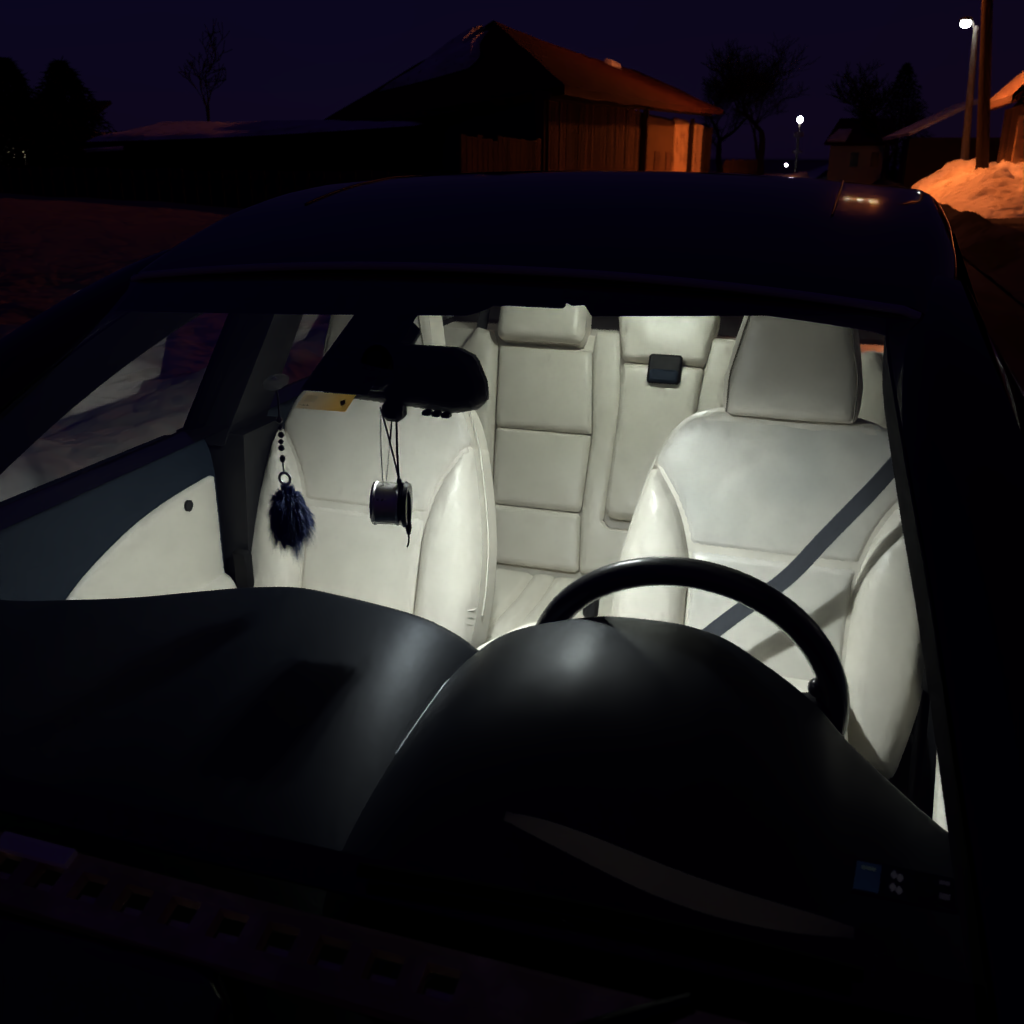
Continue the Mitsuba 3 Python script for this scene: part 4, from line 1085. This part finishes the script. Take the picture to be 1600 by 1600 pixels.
# ------------------------------------------------------------------ inner mirror
mp = [(-0.156, 1.222), (-0.152, 1.256), (-0.132, 1.280), (0.020, 1.279), (0.042, 1.270), (0.055, 1.240), (0.057, 1.218), (0.046, 1.206), (0.02, 1.200), (-0.08, 1.208), (-0.145, 1.212)]
mk = add(C("inner_mirror"), cushion(mp, 0.030, 0.030, lambda u, v, w: (u, 0.690 - w + 0.06 * u, v), back=0.010, step=0.008, q=0.008), "mat_black_plastic", smooth=50, label="black back of the inner mirror")
add(f"{mk}__mirror_glass", cushion(mp, 0.002, 0.004, lambda u, v, w: (u * 0.96 - 0.002, 0.702 + w + 0.06 * u, 1.243 + (v - 1.243) * 0.94), back=0.0, step=0.02, q=0.008), "mat_chrome", smooth=50)
add(f"{mk}__foot", tube([(-0.06, 0.675, 1.235), (-0.06, 0.655, 1.262), (-0.062, 0.640, 1.268)], [0.016, 0.014, 0.02], 14), "mat_black_plastic", smooth=True)
add(f"{mk}__stem", box((-0.054, 0.670, 1.203), (0.027, 0.026, 0.026), None, 0.0065), "mat_black_plastic", smooth=40)
for i in range(3):
    add(f"{mk}__button", box((-0.016 + 0.0125 * i, 0.682, 1.200 - 0.0005 * i), (0.0105, 0.012, 0.006), None, 0.0012), "mat_black_plastic")
# sun visors and overhead lamps
for sg in (-1, 1):
    add(C("sun_visor"), box((sg * 0.27, 0.93, 1.350), (0.38, 0.16, 0.014), rotx(0.30), 0.006), "mat_headliner", smooth=40)
ok = add(C("overhead_console"), box((0, 0.945, 1.352), (0.16, 0.13, 0.024), rotx(0.22), 0.008), "mat_trim_grey", smooth=40)
add(f"{ok}__front_lip", box((0, 0.894, 1.326), (0.20, 0.012, 0.047), None, 0.003), "mat_soft_black", smooth=40)
LAMP = (7700.0, 8350.0, 8100.0)
for i, xx in enumerate((-0.0125, 0.0125)):
    ln = trimesh.creation.cylinder(radius=0.0090, height=0.006, sections=24)
    ln.apply_transform(rotx(0.12))
    ln.apply_translation((xx, 0.940, 1.339))
    hood_ = trimesh.creation.revolve(np.array([(0.0100, -0.0086), (0.0100, 0.004), (0.0120, 0.004), (0.0120, -0.0086), (0.0100, -0.0086)]), sections=28)
    hood_.apply_transform(rotx(0.12))
    hood_.apply_translation((xx, 0.940, 1.339))
    add(f"{ok}__lamp_bezel", hood_, "mat_black_plastic", smooth=40)
    add(f"{ok}__lamp_lens", ln, "mat_sign", smooth=40, emitter={"type": "area", "radiance": {"type": "rgb", "value": list(LAMP)}, "sampling_weight": 4.0})
add(f"{ok}__dome_lens", box((0, 0.975, 1.334), (0.05, 0.05, 0.008), rotx(0.22), 0.003), "mat_sign",
    emitter={"type": "area", "radiance": {"type": "rgb", "value": [80.0, 87.0, 86.0]}, "sampling_weight": 4.0})
rl = add(C("rear_lamp"), box((0, 1.86, 1.424), (0.16, 0.09, 0.02), None, 0.008), "mat_trim_grey", smooth=40)
add(f"{rl}__lamp_lens", box((0, 1.86, 1.412), (0.10, 0.045, 0.006), None, 0.002), "mat_sign", emitter={"type": "area", "radiance": {"type": "rgb", "value": [205.0, 222.0, 196.0]}, "sampling_weight": 2.0})

# small plate with pale marks on the dashboard corner, seen through the lower glass
PO, PX, PY = np.array([0.5020, 0.2890, 0.9450]), np.array([0.0800, 0.0040, -0.0035]), np.array([0.0030, 0.0300, 0.0080])
PN = np.cross(PX, PY); PN /= np.linalg.norm(PN)
def plate(pts, w):
    g = trimesh.creation.triangulate_polygon(Polygon(pts), engine="earcut")
    return (PO + g[0][:, :1] * PX + g[0][:, 1:] * PY + PN * w, g[1])
def rect(x0, x1, y0, y1): return [(x0, y0), (x1, y0), (x1, y1), (x0, y1)]
base_ = np.array([PO + a_ * PX + b_ * PY + PN * w_ for a_ in (0, 1) for b_ in (0, 1) for w_ in (0, -0.004)])
stk = add(C("dash_plate"), trimesh.convex.convex_hull(base_), "mat_dash", label="small dark plate with pale marks in the driver's corner of the dashboard")
add(f"{stk}__blue_field", plate(rect(0.01, 0.25, 0.06, 0.94), 0.0004), "mat_plate_blue")
add(f"{stk}__green_bar", plate(rect(0.06, 0.20, 0.70, 0.82), 0.0008), "mat_plate_green")
for y_ in (0.33, 0.72):
    for x_ in (0.375, 0.435):
        cy_ = y_ - 0.06 * (x_ > 0.4)
        add(f"{stk}__mark", plate([(x_ + 0.030 * math.cos(a_) * (1 + 0.12 * math.cos(4 * a_)), cy_ + 0.125 * math.sin(a_) * (1 + 0.12 * math.cos(4 * a_))) for a_ in np.arange(16) * math.pi / 8], 0.0008), "mat_plate_mark")
add(f"{stk}__grey_bar", plate(rect(0.80, 0.90, 0.72, 0.84), 0.0008), "mat_plate_grey")
add(f"{stk}__grey_bar", plate(rect(0.81, 0.91, 0.28, 0.46), 0.0008), "mat_plate_grey")

# ================================================================== THINGS HANGING IN THE CAR
# yellow card stuck behind the glass under the black patch
cdv = 0.602
k = "parking_card"
def cardq(x0, x1, v0, v1, w): return grid(np.linspace(x0, x1, 6), np.linspace(v0, v1, 4), lambda u, v: ws(u, v, w))
scene["parking_card__sheet"] = mikit.ply(cardq(-0.136, -0.071, cdv - 0.029, cdv + 0.003, -0.012), "mat_card", smooth=True)
tag(k, "small yellow card behind the windscreen, under the black mirror patch", "card")
add("parking_card__pale_patch", cardq(-0.130, -0.116, cdv - 0.017, cdv - 0.005, -0.0112), "mat_card_patch")
add("parking_card__print_line", cardq(-0.132, -0.123, cdv - 0.0238, cdv - 0.0230, -0.0110), "mat_card_print")
gm = trimesh.creation.triangulate_polygon(Point(-0.1212, cdv - 0.0234).buffer(0.0013), engine="earcut")
add("parking_card__print_dot", (np.stack(ws(gm[0][:, 0], gm[0][:, 1], np.full(len(gm[0]), -0.0109)), -1), gm[1]), "mat_card_print")
gm = trimesh.creation.triangulate_polygon(Polygon([(-.0845, cdv - .012), (-.080, cdv - .009), (-.077, cdv - .015), (-.079, cdv - .021), (-.082, cdv - .018)]), engine="earcut")
add("parking_card__print_mark", (np.stack(ws(gm[0][:, 0], gm[0][:, 1], np.full(len(gm[0]), -0.0109)), -1), gm[1]), "mat_card_print")

# fur pompom on a chain from a clear suction cup
k = "pompom_charm"
tag(k, "navy fur pompom on a bead chain hanging from a clear suction cup", "charm")
SC = np.array([-0.201, 0.640, 1.246])
prof = np.array([(0.0005, 0.0), (0.004, -0.0005), (0.010, 0.001), (0.0165, 0.0055), (0.0158, 0.0062), (0.009, 0.003), (0.0045, 0.004), (0.0035, 0.010), (0.0005, 0.011)])
cup = trimesh.creation.revolve(prof, sections=28)
cup.apply_transform(trimesh.geometry.align_vectors([0, 0, -1], WN))
cup.apply_translation(SC - WN * 0.010)
add(f"{k}__suction_cup", cup, "mat_clear_plastic", smooth=40)
bk = trimesh.creation.icosphere(subdivisions=2, radius=0.0045)
bk.apply_translation(SC - WN * 0.012)
add(f"{k}__cup_stud", bk, "mat_chrome_dull", smooth=True)
zz = 1.236
chain = []
def bead(c, r, sc_=(1, 1, 1)):
    b = trimesh.creation.icosphere(subdivisions=2, radius=r)
    b.apply_scale(sc_)
    b.apply_translation(c)
    return b
cx0, cy0 = -0.1960, 0.640
add(f"{k}__cord", tube([(SC[0], SC[1] + 0.004, 1.238), (-0.197, 0.642, 1.215), (cx0, cy0, 1.19)], 0.0012, 6), "mat_cord", smooth=True)
for z_, r_ in ((1.186, .0042), (1.176, .0034), (1.167, .0040), (1.158, .0034), (1.150, .0040)):
    add(f"{k}__bead", bead((cx0 + 0.0006 * math.sin(z_ * 900), cy0, z_), r_), "mat_black_gloss", smooth=True)
add(f"{k}__clasp", bead((cx0, cy0, 1.136), 0.0050, (0.7, 0.7, 1)).apply_translation((0, 0, 0)), "mat_black_gloss", smooth=True)
rg = trimesh.creation.torus(major_radius=0.0076, minor_radius=0.0019, major_sections=28, minor_sections=10)
rg.apply_transform(rotx(math.pi / 2))
rg.apply_translation((cx0 + 0.001, cy0, 1.110))
add(f"{k}__ring", rg, "mat_chrome_dull", smooth=True)
add(f"{k}__cord", tube([(cx0, cy0, 1.131), (cx0, cy0, 1.117)], 0.0012, 6), "mat_chrome_dull")
add(f"{k}__cord", tube([(cx0 + 0.001, cy0, 1.104), (cx0 + 0.002, cy0, 1.092)], 0.0012, 6), "mat_chrome_dull")
PC = np.array([-0.1935, 0.640, 1.076])
core = trimesh.creation.icosphere(subdivisions=3, radius=1.0)
core.apply_scale((0.016, 0.015, 0.020))
core.apply_translation(PC + [0, 0, -0.006])
add(f"{k}__core", core, "mat_fur", smooth=True)
n = 5200
d = rng.normal(0, 1, (n, 3))
d /= np.linalg.norm(d, axis=1, keepdims=True)
clump = rng.normal(0, 1, (46, 3))
clump /= np.linalg.norm(clump, axis=1, keepdims=True)
near = clump[np.argmax(d @ clump.T, axis=1)]
cl = np.argmax(d @ clump.T, axis=1)
d2 = d * 0.62 + near * 0.55 + np.array([0, 0, -0.18])
d2 /= np.linalg.norm(d2, axis=1, keepdims=True)
Lh = (0.014 + 0.010 * rng.random(n) + 0.026 * np.clip(-d2[:, 2], 0, 1)) * (0.60 + 0.60 * rng.random(46))[cl]
b0 = PC + d * [0.012, 0.011, 0.015]
tip = b0 + d2 * Lh[:, None] * [0.70, 0.70, 1.2]
tip[:, 2] -= 0.010 * (1 - np.abs(d2[:, 2])) + 0.010 * rng.random(n)
mid = (b0 + tip) / 2 + d * 0.0025
sd = np.cross(tip - b0, rng.normal(0, 1, (n, 3)))
sd /= np.linalg.norm(sd, axis=1, keepdims=True)
w0 = 0.00045
V = np.stack([b0 - sd * w0, b0 + sd * w0, mid - sd * w0 * 0.8, mid + sd * w0 * 0.8, tip], 1).reshape(-1, 3)
o = np.arange(n)[:, None] * 5
F = np.concatenate([o + [0, 1, 3], o + [0, 3, 2], o + [2, 3, 4]])
add(f"{k}__fur", (V, F), "mat_fur", kind="stuff", label="long navy blue fur")

# silver ring pendant hanging from the mirror on black cords
k = "silver_pendant"
tag(k, "polished silver drum pendant with a black strap hanging under the inner mirror", "pendant")
DC = np.array([-0.0600, 0.655, 1.0865])
pr = np.array([(0.0005, -0.019), (0.022, -0.019), (0.0262, -0.0185), (0.0280, -0.0155), (0.0262, -0.013), (0.0262, 0.010), (0.0272, 0.013), (0.0262, 0.0155), (0.023, 0.017), (0.0005, 0.017)])
drum = trimesh.creation.revolve(pr, sections=72)
axis = np.array([0.93, 0.22, -0.02]); axis /= np.linalg.norm(axis)
drum.apply_transform(trimesh.geometry.align_vectors([0, 0, 1], axis))
drum.apply_translation(DC)
add(f"{k}__drum", drum, "mat_chrome", smooth=35)
dk_ = trimesh.creation.revolve(np.array([(0.0005, -0.004), (0.026, -0.004), (0.0292, 0.0), (0.026, 0.005), (0.0005, 0.0065)]), sections=48)
dk_.apply_transform(trimesh.geometry.align_vectors([0, 0, 1], axis))
dk_.apply_translation(DC + axis * 0.021)
add(f"{k}__black_face", dk_, "mat_black_gloss", smooth=35)
# small raised marks on the drum's side
side_n = np.array([0.0, -0.88, 0.47]); side_n -= axis * (side_n @ axis); side_n /= np.linalg.norm(side_n)
for a_ in (-0.014, -0.009, -0.003):
    c_ = DC + axis * a_ + side_n * 0.0263
    mk_ = box((0, 0, 0), (0.0026, 0.0030, 0.0010))
    up_ = np.cross(side_n, axis)
    M = np.eye(4); M[:3, 0] = axis; M[:3, 1] = up_; M[:3, 2] = side_n; M[:3, 3] = c_
    mk_.apply_transform(M)
    add(f"{k}__mark", mk_, "mat_sign")
kn = DC + axis * 0.020 + np.array([-0.004, -0.004, 0.031])
add(f"{k}__knot", bead(kn, 0.0034, (1, 1, 1.3)), "mat_cord", smooth=True)
m0, m1 = np.array([-0.0700, 0.664, 1.207]), np.array([-0.0490, 0.664, 1.192])
add(f"{k}__cord", tube(spline([m0, (m0 + kn) / 2 + [0.002, -0.002, 0], kn], 14), 0.0011, 6), "mat_cord", smooth=True)
add(f"{k}__cord", tube(spline([m1, (m1 + kn) / 2 + [-0.001, 0, 0], kn], 14), 0.0013, 6), "mat_cord", smooth=True)
j_ = np.array([-0.0565, 0.660, 1.168])
add(f"{k}__cord", tube([(-0.0555, 0.664, 1.192), j_], 0.0010, 6), "mat_cord", smooth=True)
e0 = DC - axis * 0.004 + np.array([0, -0.004, 0.026])
add(f"{k}__chain", tube(spline([m0 + [0.0005, 0, 0], (m0 + e0) / 2 + [-0.001, 0, 0], e0], 14), 0.0006, 5), "mat_chrome_dull", smooth=True)
add(f"{k}__chain", tube([j_, e0 + [0.004, 0, 0.002]], 0.0005, 5), "mat_chrome_dull", smooth=True)
for t_ in (0.35, 0.48, 0.62):
    p_ = m0 + (e0 - m0) * t_ + np.array([-0.001, 0, 0])
    add(f"{k}__bead", bead(p_, 0.0012), "mat_chrome_dull", smooth=True)
tg = DC + axis * 0.024 + np.array([0.001, -0.004, -0.026])
add(f"{k}__strap", tube(spline([kn, DC + axis * 0.029 + [0, -0.008, 0.01], DC + axis * 0.029 + [0, -0.008, -0.01], tg], 20), 0.0028, 8), "mat_cord", smooth=True)
add(f"{k}__toggle", tube([tg + [0.001, 0, 0.004], tg + [0.001, 0, -0.003], tg + [0.001, 0, -0.012]], [0.0036, 0.0042, 0.0022], 10), "mat_cord", smooth=True)
add(f"{k}__cord_tail", tube(spline([tg + [0.001, 0, -0.012], tg + [0.001, 0, -0.020], tg + [-0.002, 0, -0.030]], 8), 0.0010, 6), "mat_cord", smooth=True)
